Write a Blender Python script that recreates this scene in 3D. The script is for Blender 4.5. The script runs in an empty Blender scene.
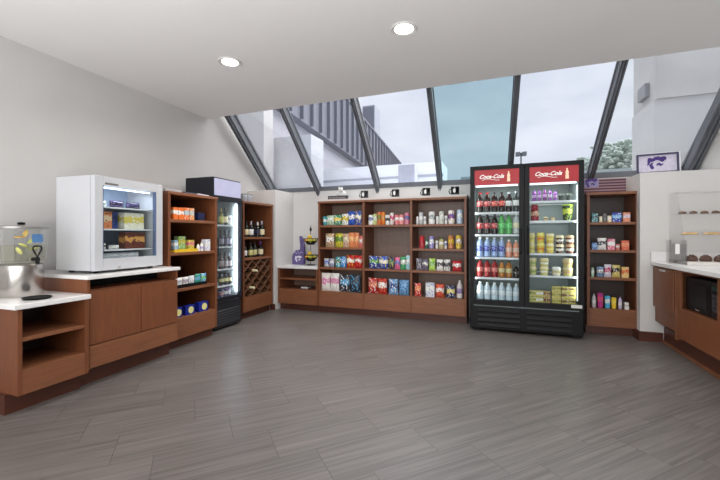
import bpy, bmesh, math, random
from mathutils import Vector, Matrix
random.seed(7)
PI = math.pi
SC = bpy.context.scene
COL = SC.collection

# ---------------------------------------------------------------- camera
F, TH, H = 365.0, math.atan(136/365), 1.17
S_, C_ = math.sin(TH), math.cos(TH)
cam = bpy.data.cameras.new('camera'); cam.lens = 36*F/720; cam.sensor_width = 36
cam.shift_y = -5/720; cam.clip_end = 400; cam.clip_start = 0.05
camo = bpy.data.objects.new('camera', cam); COL.objects.link(camo)
camo.location = (0, 0, H); camo.rotation_euler = (PI/2, 0, TH)
SC.camera = camo

def lin(c):
    return tuple(((v/255)/12.92 if v/255 <= .04045 else (((v/255)+.055)/1.055)**2.4) for v in c)

# ---------------------------------------------------------------- world: overcast sky with soft clouds
w = bpy.data.worlds.new('sky'); SC.world = w; w.use_nodes = True
nt = w.node_tree; nt.nodes.clear()
N = nt.nodes.new; L = nt.links.new
tc = N('ShaderNodeTexCoord'); mp = N('ShaderNodeMapping'); mp.inputs['Scale'].default_value = (1.2, 1.2, 3.2)
no = N('ShaderNodeTexNoise'); no.inputs['Scale'].default_value = 2.2; no.inputs['Detail'].default_value = 6; no.inputs['Roughness'].default_value = .55
cr = N('ShaderNodeValToRGB'); cr.color_ramp.elements[0].position = .36; cr.color_ramp.elements[1].position = .62
cr.color_ramp.elements[0].color = (*lin((202, 209, 222)), 1); cr.color_ramp.elements[1].color = (*lin((228, 231, 239)), 1)
bg = N('ShaderNodeBackground'); bg.inputs['Strength'].default_value = 1.05
ow = N('ShaderNodeOutputWorld')
L(tc.outputs['Generated'], mp.inputs['Vector']); L(mp.outputs['Vector'], no.inputs['Vector'])
L(no.outputs['Fac'], cr.inputs['Fac']); L(cr.outputs['Color'], bg.inputs['Color']); L(bg.outputs['Background'], ow.inputs['Surface'])

def area(name, loc, rot, sx, sy, power, color=(1, 1, 1), spread=PI):
    l = bpy.data.lights.new(name, 'AREA'); l.shape = 'RECTANGLE'; l.size = sx; l.size_y = sy
    l.energy = power; l.color = color; l.spread = spread
    o = bpy.data.objects.new(name, l); COL.objects.link(o); o.location = loc; o.rotation_euler = rot
    return o
# added fill lamps, out of view, to brighten the room from the camera side
area('fill_light_rear', (-0.4, -3.4, 1.7), (math.radians(95), 0, 0), 6.0, 2.0, 135, (1.0, .99, .985))
area('fill_light_up', (-0.6, -0.5, 0.5), (PI, 0, 0), 4.6, 1.8, 145, (1.0, .985, .975))  # added upward fill below the camera, brightens the ceiling

sun = bpy.data.lights.new('veiled_sun', 'SUN'); sun.energy = 7; sun.angle = math.radians(95); sun.color = (1, .98, .95)
suno = bpy.data.objects.new('veiled_sun', sun); COL.objects.link(suno); suno.rotation_euler = (math.radians(-20), math.radians(18), 0)
SC.view_settings.view_transform = 'Standard'; SC.view_settings.look = 'None'
SC.view_settings.gamma = 1; SC.view_settings.use_curve_mapping = False
SC.view_settings.exposure = 0.22

# ---------------------------------------------------------------- measuring helpers
def atX(px, X):
    r = (px-360)/F; d = X/(r*C_-S_); return d*(r*S_+C_), d
def atY(px, Y):
    r = (px-360)/F; d = Y/(r*S_+C_); return d*(r*C_-S_), d
def zz(py, d): return H-(py-235)/F*d
def ray(px, d):
    cx = (px-360)/F*d; return cx*C_-d*S_, cx*S_+d*C_

# ---------------------------------------------------------------- materials
MC = {}
def base(name):
    m = bpy.data.materials.new(name); m.use_nodes = True
    n = m.node_tree; b = n.nodes['Principled BSDF']; return m, n, b
def M(name, c=(128, 128, 128), rough=.5, metal=0., var=.06, scale=9., bump=0., emit=None, es=0., spec=.5):
    if name in MC: return MC[name]
    m, n, b = base(name)
    col = lin(c)
    t = n.nodes.new('ShaderNodeTexCoord'); q = n.nodes.new('ShaderNodeTexNoise'); q.inputs['Scale'].default_value = scale; q.inputs['Detail'].default_value = 4
    r = n.nodes.new('ShaderNodeValToRGB')
    r.color_ramp.elements[0].position = .3; r.color_ramp.elements[1].position = .7
    r.color_ramp.elements[0].color = (*[v*(1-var) for v in col], 1); r.color_ramp.elements[1].color = (*[min(1, v*(1+var)) for v in col], 1)
    n.links.new(t.outputs['Object'], q.inputs['Vector']); n.links.new(q.outputs['Fac'], r.inputs['Fac']); n.links.new(r.outputs['Color'], b.inputs['Base Color'])
    b.inputs['Roughness'].default_value = rough; b.inputs['Metallic'].default_value = metal
    b.inputs['Specular IOR Level'].default_value = spec
    if bump:
        k = n.nodes.new('ShaderNodeBump'); k.inputs['Strength'].default_value = bump; k.inputs['Distance'].default_value = .01
        n.links.new(q.outputs['Fac'], k.inputs['Height']); n.links.new(k.outputs['Normal'], b.inputs['Normal'])
    if emit:
        b.inputs['Emission Color'].default_value = (*lin(emit), 1); b.inputs['Emission Strength'].default_value = es
    MC[name] = m; return m

def wood(name, c, axis='z', rough=.42):
    if name in MC: return MC[name]
    m, n, b = base(name); col = lin(c)
    t = n.nodes.new('ShaderNodeTexCoord'); mp = n.nodes.new('ShaderNodeMapping')
    mp.inputs['Scale'].default_value = {'z': (14, 14, 1.2), 'x': (1.2, 14, 14)}[axis]
    q = n.nodes.new('ShaderNodeTexNoise'); q.inputs['Scale'].default_value = 3; q.inputs['Detail'].default_value = 8; q.inputs['Distortion'].default_value = 1.2
    q2 = n.nodes.new('ShaderNodeTexNoise'); q2.inputs['Scale'].default_value = 1.4; q2.inputs['Detail'].default_value = 2
    r = n.nodes.new('ShaderNodeValToRGB'); r.color_ramp.elements[0].position = .28; r.color_ramp.elements[1].position = .72
    r.color_ramp.elements[0].color = (*[v*.84 for v in col], 1); r.color_ramp.elements[1].color = (*[v*1.14 for v in col], 1)
    mx = n.nodes.new('ShaderNodeMix'); mx.data_type = 'RGBA'; mx.blend_type = 'MULTIPLY'; mx.inputs['Factor'].default_value = .35
    n.links.new(t.outputs['Object'], mp.inputs['Vector']); n.links.new(mp.outputs['Vector'], q.inputs['Vector']); n.links.new(t.outputs['Object'], q2.inputs['Vector'])
    n.links.new(q.outputs['Fac'], r.inputs['Fac']); n.links.new(r.outputs['Color'], mx.inputs[6]); n.links.new(q2.outputs['Fac'], mx.inputs[7])
    n.links.new(mx.outputs[2], b.inputs['Base Color'])
    b.inputs['Roughness'].default_value = rough
    MC[name] = m; return m

def glass(name, tint=(240, 246, 246), refl=.12):
    if name in MC: return MC[name]
    m = bpy.data.materials.new(name); m.use_nodes = True; n = m.node_tree; n.nodes.clear()
    o = n.nodes.new('ShaderNodeOutputMaterial'); tr = n.nodes.new('ShaderNodeBsdfTransparent'); gl = n.nodes.new('ShaderNodeBsdfGlossy')
    tr.inputs['Color'].default_value = (*[v**.5 for v in lin(tint)], 1)   # a pane has two faces; gl.inputs['Roughness'].default_value = .02
    fr = n.nodes.new('ShaderNodeFresnel'); fr.inputs['IOR'].default_value = 1.45
    ml = n.nodes.new('ShaderNodeMath'); ml.operation = 'MULTIPLY'; ml.inputs[1].default_value = refl*8; ml.use_clamp = True
    mx = n.nodes.new('ShaderNodeMixShader')
    n.links.new(fr.outputs['Fac'], ml.inputs[0]); n.links.new(ml.outputs['Value'], mx.inputs['Fac'])
    n.links.new(tr.outputs['BSDF'], mx.inputs[1]); n.links.new(gl.outputs['BSDF'], mx.inputs[2]); n.links.new(mx.outputs['Shader'], o.inputs['Surface'])
    MC[name] = m; return m

def pack(c1, c2, c3, rough=.38):
    """printed packaging: ground colour, a wobbly band and blotches of a third colour"""
    key = ('pack', c1, c2, c3)
    if key in MC: return MC[key]
    m, n, b = base('printed_packaging')
    t = n.nodes.new('ShaderNodeTexCoord'); sp = n.nodes.new('ShaderNodeSeparateXYZ')
    n.links.new(t.outputs['Generated'], sp.inputs['Vector'])
    q = n.nodes.new('ShaderNodeTexNoise'); q.inputs['Scale'].default_value = 3.2; q.inputs['Detail'].default_value = 2
    n.links.new(t.outputs['Generated'], q.inputs['Vector'])
    oi = n.nodes.new('ShaderNodeObjectInfo'); q.noise_dimensions = '4D'
    s5 = n.nodes.new('ShaderNodeMath'); s5.operation = 'MULTIPLY'; s5.inputs[1].default_value = 9
    n.links.new(oi.outputs['Random'], s5.inputs[0]); n.links.new(s5.outputs[0], q.inputs['W'])
    def math_(op, a, bb):
        k = n.nodes.new('ShaderNodeMath'); k.operation = op
        for i, v in enumerate((a, bb)):
            if isinstance(v, (int, float)): k.inputs[i].default_value = v
            elif v is not None: n.links.new(v, k.inputs[i])
        return k.outputs[0]
    wob = math_('ADD', sp.outputs['Z'], math_('MULTIPLY', math_('SUBTRACT', q.outputs['Fac'], .5), .5))
    band = math_('MULTIPLY', math_('GREATER_THAN', wob, .42), math_('LESS_THAN', wob, .74))
    vv = n.nodes.new('ShaderNodeTexVoronoi'); vv.inputs['Scale'].default_value = 5.2; n.links.new(t.outputs['Generated'], vv.inputs['Vector'])
    blot = math_('LESS_THAN', vv.outputs['Distance'], .31)
    a = n.nodes.new('ShaderNodeMix'); a.data_type = 'RGBA'; a.inputs[6].default_value = (*lin(c1), 1); a.inputs[7].default_value = (*lin(c2), 1)
    n.links.new(band, a.inputs['Factor'])
    bb = n.nodes.new('ShaderNodeMix'); bb.data_type = 'RGBA'; bb.inputs[7].default_value = (*lin(c3), 1)
    n.links.new(blot, bb.inputs['Factor']); n.links.new(a.outputs[2], bb.inputs[6]); n.links.new(bb.outputs[2], b.inputs['Base Color'])
    b.inputs['Roughness'].default_value = rough
    MC[key] = m; return m
def flat(c, rough=.4, metal=0.): return M('plastic_%d_%d_%d_%d' % (*c, int(rough*10+metal*100)), c, rough, metal, var=.04)

# ---------------------------------------------------------------- mesh helpers
def nb(): return bmesh.new()
def box(bm, x0, x1, y0, y1, z0, z1, bev=0.):
    m = Matrix.Translation(((x0+x1)/2, (y0+y1)/2, (z0+z1)/2)) @ Matrix.Diagonal((x1-x0, y1-y0, z1-z0, 1))
    r = bmesh.ops.create_cube(bm, size=1, matrix=m)
    if bev:
        es = {e for v in r['verts'] for e in v.link_edges}
        bmesh.ops.bevel(bm, geom=list(es), offset=bev, segments=2, profile=.6, affect='EDGES')
    return bm
def B(x0, x1, y0, y1, z0, z1, bev=0.): return box(nb(), x0, x1, y0, y1, z0, z1, bev)
def lathe(bm, prof, cx=0, cy=0, seg=16, cz=0):
    rings = []
    for r, z in prof:
        if r <= 1e-5: rings.append([bm.verts.new((cx, cy, cz+z))])
        else: rings.append([bm.verts.new((cx+r*math.cos(2*PI*i/seg), cy+r*math.sin(2*PI*i/seg), cz+z)) for i in range(seg)])
    for a, b in zip(rings, rings[1:]):
        for i in range(seg):
            j = (i+1) % seg
            if len(a) == 1 and len(b) == 1: continue
            if len(a) == 1: bm.faces.new((a[0], b[j], b[i]))
            elif len(b) == 1: bm.faces.new((a[i], a[j], b[0]))
            else: bm.faces.new((a[i], a[j], b[j], b[i]))
    return bm
def tube(bm, pts, r, seg=8, closed=False):
    pts = [Vector(p) for p in pts]; rings = []
    n = len(pts)
    for i, p in enumerate(pts):
        if closed: d = pts[(i+1) % n]-pts[i-1]
        else: d = pts[min(i+1, n-1)]-pts[max(i-1, 0)]
        d.normalize(); up = Vector((0, 0, 1)) if abs(d.z) < .9 else Vector((1, 0, 0))
        a = d.cross(up).normalized(); b = d.cross(a)
        rings.append([bm.verts.new(p+a*(r*math.cos(2*PI*k/seg))+b*(r*math.sin(2*PI*k/seg))) for k in range(seg)])
    for i in range(n if closed else n-1):
        A, Bq = rings[i], rings[(i+1) % n]
        for k in range(seg): bm.faces.new((A[k], A[(k+1) % seg], Bq[(k+1) % seg], Bq[k]))
    if not closed: bm.faces.new(rings[0][::-1]); bm.faces.new(rings[-1])
    return bm
def prism(bm, poly, y0, y1):
    """polygon in x,z extruded from y0 to y1"""
    a = [bm.verts.new((x, y0, z)) for x, z in poly]; b = [bm.verts.new((x, y1, z)) for x, z in poly]
    bm.faces.new(a); bm.faces.new(b[::-1])
    for i in range(len(a)):
        j = (i+1) % len(a); bm.faces.new((a[j], a[i], b[i], b[j]))
    return bm
def beam(bm, p0, p1, wx, hz, up=(0, 0, 1)):
    """square bar from p0 to p1"""
    p0, p1 = Vector(p0), Vector(p1); d = (p1-p0).normalized(); a = d.cross(Vector(up)).normalized(); b = a.cross(d)
    vs = [bm.verts.new(p+a*sx*wx/2+b*sz*hz/2) for p in (p0, p1) for sx, sz in ((-1, -1), (1, -1), (1, 1), (-1, 1))]
    for f in ((0, 1, 2, 3), (7, 6, 5, 4), (0, 4, 5, 1), (1, 5, 6, 2), (2, 6, 7, 3), (3, 7, 4, 0)): bm.faces.new([vs[i] for i in f])
    return bm
def obj(name, bm, mat, parent=None, smooth=False, loc=None, rot=None):
    bmesh.ops.recalc_face_normals(bm, faces=bm.faces)
    me = bpy.data.meshes.new(name); bm.to_mesh(me); bm.free()
    if smooth:
        for p in me.polygons: p.use_smooth = True
        try: me.set_sharp_from_angle(angle=math.radians(38))
        except Exception: pass
    me.materials.append(mat)
    o = bpy.data.objects.new(name, me); COL.objects.link(o)
    if parent: o.parent = parent
    if loc: o.location = loc
    if rot: o.rotation_euler = rot
    return o
def tag(o, label, cat, group=None):
    o['label'] = label; o['category'] = cat
    if group: o['group'] = group
    return o
def thing(name, label, cat, loc=(0, 0, 0), rotz=0, group=None):
    o = bpy.data.objects.new(name, None); COL.objects.link(o); o.empty_display_size = .05
    o.location = loc; o.rotation_euler = (0, 0, rotz); return tag(o, label, cat, group)
def struct(name, bm, mat, parent=None):
    o = obj(name, bm, mat, parent)
    if not parent: o['kind'] = 'structure'
    return o
def dup(o, parent=None):
    c = o.copy(); COL.objects.link(c); c.parent = parent
    for ch in KIDS.get(o.name, []): dup(ch, c)
    return c
KIDS = {}
def text(body, size, mat, parent, loc, shear=0., off=0., ext=.001, name='lettering', rot=(PI/2, 0, 0)):
    cu = bpy.data.curves.new('t', 'FONT'); cu.body = body; cu.size = size; cu.shear = shear; cu.extrude = ext; cu.offset = off; cu.align_x = 'CENTER'; cu.align_y = 'CENTER'
    o = bpy.data.objects.new('t', cu); COL.objects.link(o)
    bpy.context.view_layer.update()
    me = bpy.data.meshes.new_from_object(o.evaluated_get(bpy.context.evaluated_depsgraph_get()))
    bpy.data.objects.remove(o); me.materials.clear(); me.materials.append(mat)
    r = bpy.data.objects.new(name, me); COL.objects.link(r); r.parent = parent; r.location = loc; r.rotation_euler = rot
    return r

# ---------------------------------------------------------------- common materials
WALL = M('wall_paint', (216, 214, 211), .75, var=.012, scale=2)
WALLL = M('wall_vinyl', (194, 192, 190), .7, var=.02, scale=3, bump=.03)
CEIL = M('ceiling_paint', (226, 225, 224), .85, var=.01, scale=2)
WOOD = wood('cabinet_wood', (132, 78, 48)); WOODX = wood('cabinet_wood_flat', (142, 90, 60), 'x')
WOODB = wood('cabinet_wood_back', (140, 114, 100)); WOODK = wood('cabinet_wood_shade', (62, 44, 36))  # the darkest copy has the shade inside the shelves put into its colour
WOODD = wood('base_wood', (92, 50, 36), 'x')
QUARTZ = M('white_quartz', (232, 231, 230), .22, var=.03, scale=30)
DARKM = M('dark_aluminium', (98, 101, 107), .5, .1, var=.08)
BLACK = M('black_enamel', (16, 17, 20), .5, var=.1, spec=.25)
WHITE = M('white_enamel', (226, 228, 231), .3, var=.02)
STEEL = M('brushed_steel', (190, 186, 182), .25, .9, var=.08, scale=20)
ACR = glass('acrylic', (254, 254, 254), .022)
GL = glass('door_glass', (240, 246, 247), .016)
def powercat(bm, s, x, z, y0, y1):
    up = [(0, .02), (.02, .5), (.10, .56), (.3, .5), (.36, .58), (.6, .62), (.66, .56), (.9, .6), (1.0, .5), (.97, .36), (.84, .34), (.9, .28), (.74, .24), (.6, .36), (.46, .38), (.34, .3), (.16, .26), (.1, .1)]
    lo = [(.14, -.1), (.1, .08), (.2, .2), (.34, .22), (.26, .1), (.3, 0), (.36, -.16), (.24, -.24)]
    mo = [(.45, .0), (.5, .14), (.62, .2), (.72, .1), (.84, .14), (.78, 0), (.66, -.02), (.58, .04)]
    for p in (up, lo, mo): prism(bm, [(x+a*s, z+b*s) for a, b in p], y0, y1)
    return bm

# ================================================================ THE SETTING
XL, XR, YC, ZC = -3.75, 2.2, 4.0, 2.78
YG, ZG, SL = 5.5, 1.93, .86           # glazing foot and slope
# floor: 60 x 30 cm tiles laid on the diagonal with a third offset
def floor_mat():
    m, n, b = base('floor_tile'); Ln = n.links.new
    def mt(op, a, c=None):
        k = n.nodes.new('ShaderNodeMath'); k.operation = op
        for i, v in enumerate((a, c)):
            if v is None: continue
            if isinstance(v, (int, float)): k.inputs[i].default_value = v
            else: Ln(v, k.inputs[i])
        return k.outputs[0]
    t = n.nodes.new('ShaderNodeTexCoord'); sp = n.nodes.new('ShaderNodeSeparateXYZ'); Ln(t.outputs['Object'], sp.inputs[0])
    r2 = 2**-.5
    u = mt('MULTIPLY', mt('ADD', sp.outputs['X'], sp.outputs['Y']), r2)
    v = mt('MULTIPLY', mt('SUBTRACT', sp.outputs['Y'], sp.outputs['X']), r2)
    rv = mt('DIVIDE', mt('SUBTRACT', v, 1.615), .303); rn = mt('FLOOR', rv); rf = mt('FRACT', rv)
    cu = mt('DIVIDE', mt('ADD', mt('SUBTRACT', u, .61), mt('MULTIPLY', rn, .2)), .6); cn = mt('FLOOR', cu); cf = mt('FRACT', cu)
    def near(x, wd): return mt('LESS_THAN', mt('MINIMUM', x, mt('SUBTRACT', 1, x)), wd)
    joint = mt('MAXIMUM', near(rf, .005), near(cf, .0026))
    cb = n.nodes.new('ShaderNodeCombineXYZ'); Ln(rn, cb.inputs[0]); Ln(cn, cb.inputs[1])
    wn = n.nodes.new('ShaderNodeTexWhiteNoise'); Ln(cb.outputs[0], wn.inputs['Vector'])
    c2 = n.nodes.new('ShaderNodeCombineXYZ')
    Ln(mt('MULTIPLY', u, 1.1), c2.inputs[0]); Ln(mt('MULTIPLY', v, 34), c2.inputs[1]); Ln(mt('MULTIPLY', wn.outputs['Value'], 13), c2.inputs[2])
    q = n.nodes.new('ShaderNodeTexNoise'); q.inputs['Scale'].default_value = 1.3; q.inputs['Detail'].default_value = 5; q.inputs['Distortion'].default_value = .6; Ln(c2.outputs[0], q.inputs['Vector'])
    r = n.nodes.new('ShaderNodeValToRGB'); e = r.color_ramp.elements; e[0].position = .3; e[1].position = .72
    e[0].color = (*lin((86, 81, 78)), 1); e[1].color = (*lin((116, 110, 107)), 1); Ln(q.outputs['Fac'], r.inputs['Fac'])
    hs = n.nodes.new('ShaderNodeHueSaturation'); Ln(r.outputs['Color'], hs.inputs['Color']); Ln(mt('ADD', mt('MULTIPLY', wn.outputs['Value'], .10), .95), hs.inputs['Value'])
    mx = n.nodes.new('ShaderNodeMix'); mx.data_type = 'RGBA'; mx.inputs[7].default_value = (*lin((66, 62, 60)), 1)
    Ln(hs.outputs['Color'], mx.inputs[6]); Ln(joint, mx.inputs['Factor']); Ln(mx.outputs[2], b.inputs['Base Color'])
    b.inputs['Roughness'].default_value = .36; b.inputs['Specular IOR Level'].default_value = .4
    bp = n.nodes.new('ShaderNodeBump'); bp.inputs['Strength'].default_value = .25; bp.inputs['Distance'].default_value = .002; bp.invert = True
    Ln(joint, bp.inputs['Height']); Ln(bp.outputs['Normal'], b.inputs['Normal'])
    return m
struct('floor', B(XL-.1, 6.5, -5, 5.6, -.1, 0), floor_mat())
struct('ceiling', B(XL-.1, 6.5, -5, YC, ZC, ZG+(YG-YC)*SL), CEIL)
def gable(x0, x1, ya):
    bm = nb(); zt = ZG+(YG-YC)*SL
    poly = [(ya, 0), (YG+.12, 0), (YG+.12, ZG), (YC, zt+.1), (ya, zt+.1)]
    a = [bm.verts.new((x0, y, z)) for y, z in poly]; b = [bm.verts.new((x1, y, z)) for y, z in poly]
    bm.faces.new(a); bm.faces.new(b[::-1])
    for i in range(5): bm.faces.new((a[i], a[(i+1) % 5], b[(i+1) % 5], b[i]))
    return bm
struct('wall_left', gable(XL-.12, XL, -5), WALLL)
struct('wall_right', gable(XR, XR+.12, 3.0), WALL)
struct('wall_lightblock_side', B(6.0, 6.12, -5, 3.0, 0, ZC), WALL)  # unseen wall, added to block daylight from the open right side
struct('wall_lightblock_return', B(XR+.12, 6.0, 3.0, 3.12, 0, ZC), WALL)  # unseen as well, added to close that side against light
struct('wall_back', B(XL, XR, 5.42, YG+.12, 0, ZG-.03), WALL)
def jogbm():
    bm = nb(); p = [(XL, 4.89), (-3.235, 4.89), (-3.23, 5.42), (XL, 5.42)]
    a = [bm.verts.new((x, y, 0)) for x, y in p]; b = [bm.verts.new((x, y, ZG-.05)) for x, y in p]
    bm.faces.new(a); bm.faces.new(b[::-1])
    for i in range(4): bm.faces.new((a[i], a[(i+1) % 4], b[(i+1) % 4], b[i]))
    return bm
struct('wall_jog', jogbm(), WALL)
XLD = atY(640, 4.88)[0]
struct('wall_ledge', B(XLD, XR, 4.88, 5.42, 0, 1.86), WALL)
struct('baseboard_right', B(XLD-.015, 1.70, 4.862, 4.88, 0, .105), WOODD)
struct('baseboard_jog', B(XLD-.015, XLD, 4.88, 5.04, 0, .105), WOODD)
struct('baseboard_left', B(-3.32, -3.235, 4.872, 4.89, 0, .09), WOODD)

# sloped glazing: one structure per rafter and pane
xr = [XL+.1, atY(319, 5.45)[0], atY(378, 5.45)[0], atY(440, 5.45)[0], atY(509.5, 5.45)[0], atY(590, 5.45)[0], XR-.06]
ztop = ZG+(YG-YC)*SL
def on(x, t, off=0.):   # point on glazing plane
    nrm = Vector((0, SL, 1)).normalized()
    dr_ = .055*t if x < XR-.1 else 0      # the rafters run very slightly off square
    p = Vector((x+dr_, YG+(YC-YG)*t, ZG+(ztop-ZG)*t))+nrm*off
    return p
nrmv = Vector((0, SL, 1)).normalized()
for i, x in enumerate(xr):
    bm = nb(); wd = .058 if 0 < i < 6 else .1
    beam(bm, on(x, -.03, -.06), on(x, 1.0, -.06), wd, .11, up=nrmv)
    for sgn in (-1, 1):
        beam(bm, on(x+sgn*wd*.42, -.03, -.0), on(x+sgn*wd*.42, 1.0, -.0), wd*.45, .03, up=nrmv)
        beam(bm, on(x+sgn*wd*.2, -.03, -.13), on(x+sgn*wd*.2, 1.0, -.13), wd*.16, .02, up=nrmv)
    struct('trim_%d' % (i+1), bm, DARKM)
struct('trim_8', beam(nb(), (XL, YG-.02, ZG+.0), (XR, YG-.02, ZG+.0), .14, .07), DARKM)
for i in range(6):
    tn = [(232, 233, 235), (230, 232, 238), (244, 245, 249), (188, 211, 216), (243, 245, 249), (236, 239, 240)][i]
    bm = nb(); a, b = xr[i]+.02, xr[i+1]-.02
    vs = [on(a, 0, o) for o in (0, .012)]+[on(b, 0, o) for o in (0, .012)]+[on(b, 1, o) for o in (0, .012)]+[on(a, 1, o) for o in (0, .012)]
    v = [bm.verts.new(p) for p in vs]
    for f in ((0, 2, 4, 6), (1, 7, 5, 3), (0, 1, 3, 2), (2, 3, 5, 4), (4, 5, 7, 6), (6, 7, 1, 0)): bm.faces.new([v[k] for k in f])
    struct('window_%d' % (i+1), bm, glass('roof_glass_%d' % i, tn, .03))

# ---------------------------------------------------------------- outside
struct('ground', B(-90, 90, 5.8, 140, -.3, -.12), M('asphalt', (120, 120, 118), .9, scale=3))
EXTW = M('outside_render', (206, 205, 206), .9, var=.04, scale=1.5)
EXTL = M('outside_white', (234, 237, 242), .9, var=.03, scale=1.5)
CORR = M('corrugated_metal', (122, 124, 134), .7, 0, var=.05)
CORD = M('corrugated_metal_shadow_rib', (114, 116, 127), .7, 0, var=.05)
bld = thing('building', 'grey corrugated metal upper storey beyond the left roof glass', 'building')
p0 = Vector(ray(272, 1/.1053)); p1 = Vector(ray(401, 30)); dv = (p1-p0); ln = dv.length; dn = dv.normalized(); pn = Vector((-dn.y, dn.x))
if pn.x > 0: pn = -pn
bm = nb()
vs = []
for q in (p0, p1, p1+pn*6, p0+pn*6):
    vs.append((bm.verts.new((q.x, q.y, 4.7)), bm.verts.new((q.x, q.y, 7.0))))
for i in range(4):
    a, b = vs[i], vs[(i+1) % 4]; bm.faces.new((a[0], b[0], b[1], a[1]))
bm.faces.new([v[0] for v in vs]); bm.faces.new([v[1] for v in vs][::-1])
obj('wall', bm, CORR, bld)
bm = nb(); k = 0.2
while k < ln:
    q = p0+dn*k-pn*.03; beam(bm, (q.x, q.y, 4.72), (q.x, q.y, 6.98),   .16, .05, up=(dn.x, dn.y, 0)); k += .78
obj('cladding_ribs', bm, CORD, bld)
q = p0+dn*.3; bm = nb()
beam(bm, (p0.x, p0.y, 7.03), (p1.x, p1.y, 7.03), .12, .1); obj('roof_trim', bm, CORD, bld)
bm = nb()
vs = []
for q in (p0+pn*.3, p1+pn*.3, p1+pn*5, p0+pn*5): vs.append((bm.verts.new((q.x, q.y, -.12)), bm.verts.new((q.x, q.y, 4.7))))
for i in range(4):
    a, b = vs[i], vs[(i+1) % 4]; bm.faces.new((a[0], b[0], b[1], a[1]))
obj('lower_wall', bm, M('outside_lower', (190, 190, 198), .9), bld)
hx, hy = ray(369, 24); hv = tag(obj('rooftop_unit', B(-.42, .42, -.6, .6, 0, 2.6), M('unit_metal', (158, 162, 174), .6), loc=(hx, hy+.5, 7.05)), 'small grey box unit on top of the corrugated building roof', 'rooftop unit')
obj('louvre', B(-.38, .38, -.63, -.6, .1, 2.5), CORD, hv)
a1 = atY(442, 10.6)[0]
bw = thing('low_building', 'low white building with flat parapet outside below the corrugated storey', 'building')
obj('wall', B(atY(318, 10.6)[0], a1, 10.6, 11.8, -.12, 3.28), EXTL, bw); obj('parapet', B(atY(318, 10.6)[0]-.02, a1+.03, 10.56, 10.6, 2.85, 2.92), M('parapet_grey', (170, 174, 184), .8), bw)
x0_, d_ = atY(274, 8.2); x1_ = atY(311, 8.2)[0]
tag(obj('white_annex', B(x0_, x1_, 8.2, 8.9, -.12, zz(138, d_)), M('annex_white', (206, 208, 213), .9)), 'plain white block outside the second roof pane from left', 'building')
x2_, d2 = atY(225, 7.6); x3_ = atY(273, 8.0)[0]
tag(obj('stucco_building', B(x2_, x3_, 7.6, 8.0, -.12, 5.6), EXTW), 'plain grey stucco wall outside the leftmost roof pane', 'building')
ux, uy = ray(408, 9.9)
ru = tag(obj('rooftop_unit', B(-.22, .22, -.2, .2, 0, .62), M('unit_lavender', (176, 180, 194), .6), loc=(ux, uy, 2.42)), 'pale rooftop unit in front of the low white parapet', 'rooftop unit')
struct('ground_roof', B(atY(330, 9.6)[0], atY(480, 10)[0], 9.1, 10.55, 2.3, 2.42), EXTL)
# right-hand neighbour
rb = thing('building', 'grey neighbouring wall with stained upper band outside the right roof pane', 'building')
rx = atY(632, 9.7)[0]; rd = atY(660, 8.5)[1]
obj('wall', B(rx, rx+7, 8.5, 9.7, -.12, zz(99, rd)), EXTW, rb); obj('upper_band', B(rx+.03, rx+7, 8.46, 9.7, zz(99, rd), 7.2), M('stained_render', (192, 190, 190), .9, var=.12, scale=1.1), rb)
obj('bracket', B(rx-.05, rx+.03, 8.8, 9.2, zz(90, rd), zz(76, rd)), M('bracket_grey', (150, 150, 154), .7), rb)
# trees, lamp post, far roof
def tree(px, d, top, rad, label, g, seed):
    rnd = random.Random(seed); x, y = ray(px, d)
    t = thing('tree', label, 'tree', (x, y, -.12), 0, g)
    bm = nb(); tube(bm, [(0, 0, 0), (.1, 0, top*.4), (0, .1, top*.7)], .25, 8); obj('trunk', bm, M('bark', (90, 78, 68), .9), t)
    bm = nb()
    for k in range(520):
        th = rnd.uniform(0, 2*PI); ph = math.acos(rnd.uniform(-.5, 1)); rr = rad*rnd.uniform(.6, 1.0)*(1+.25*math.sin(3*th))
        p = Vector((rr*math.sin(ph)*math.cos(th)*1.3, rr*math.sin(ph)*math.sin(th), top-rad+rr*math.cos(ph)*.95))
        s = rnd.uniform(.25, .55)
        bmesh.ops.create_icosphere(bm, subdivisions=1, radius=s, matrix=Matrix.Translation(p) @ Matrix.Rotation(th, 4, 'Z') @ Matrix.Diagonal((1, .8, .6, 1)))
    obj('foliage', bm, M('leaves', (168, 180, 172), .9, var=.25, scale=2), t)  # distance haze is mixed into the pale leaf colour
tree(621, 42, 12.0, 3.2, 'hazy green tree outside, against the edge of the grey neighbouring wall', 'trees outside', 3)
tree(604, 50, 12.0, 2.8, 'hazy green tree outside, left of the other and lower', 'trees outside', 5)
lx, ly = ray(521, 36)
lp = thing('lamp_post', 'distant grey parking lot lamp post seen above the drinks fridge', 'lamp post', (lx, ly, -.12))
obj('pole', lathe(nb(), [(.1, 0), (.07, 9.4), (0, 9.4)], seg=8), M('post_metal', (110, 114, 118), .6), lp)
for sx in (-1, 1):
    obj('lamp_head', B(*sorted((sx*.08, sx*.5)), -.3, .3, 9.1, 9.45, .03), M('post_metal'), lp)
fx, fd = atY(592, 20)
tag(obj('far_roof', B(fx-6, fx+1.9, 20, 24, -.12, zz(170, fd)), M('far_roof_green', (168, 180, 182), .8)), 'low pale green flat roof outside behind the flag sign', 'building')

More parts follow.
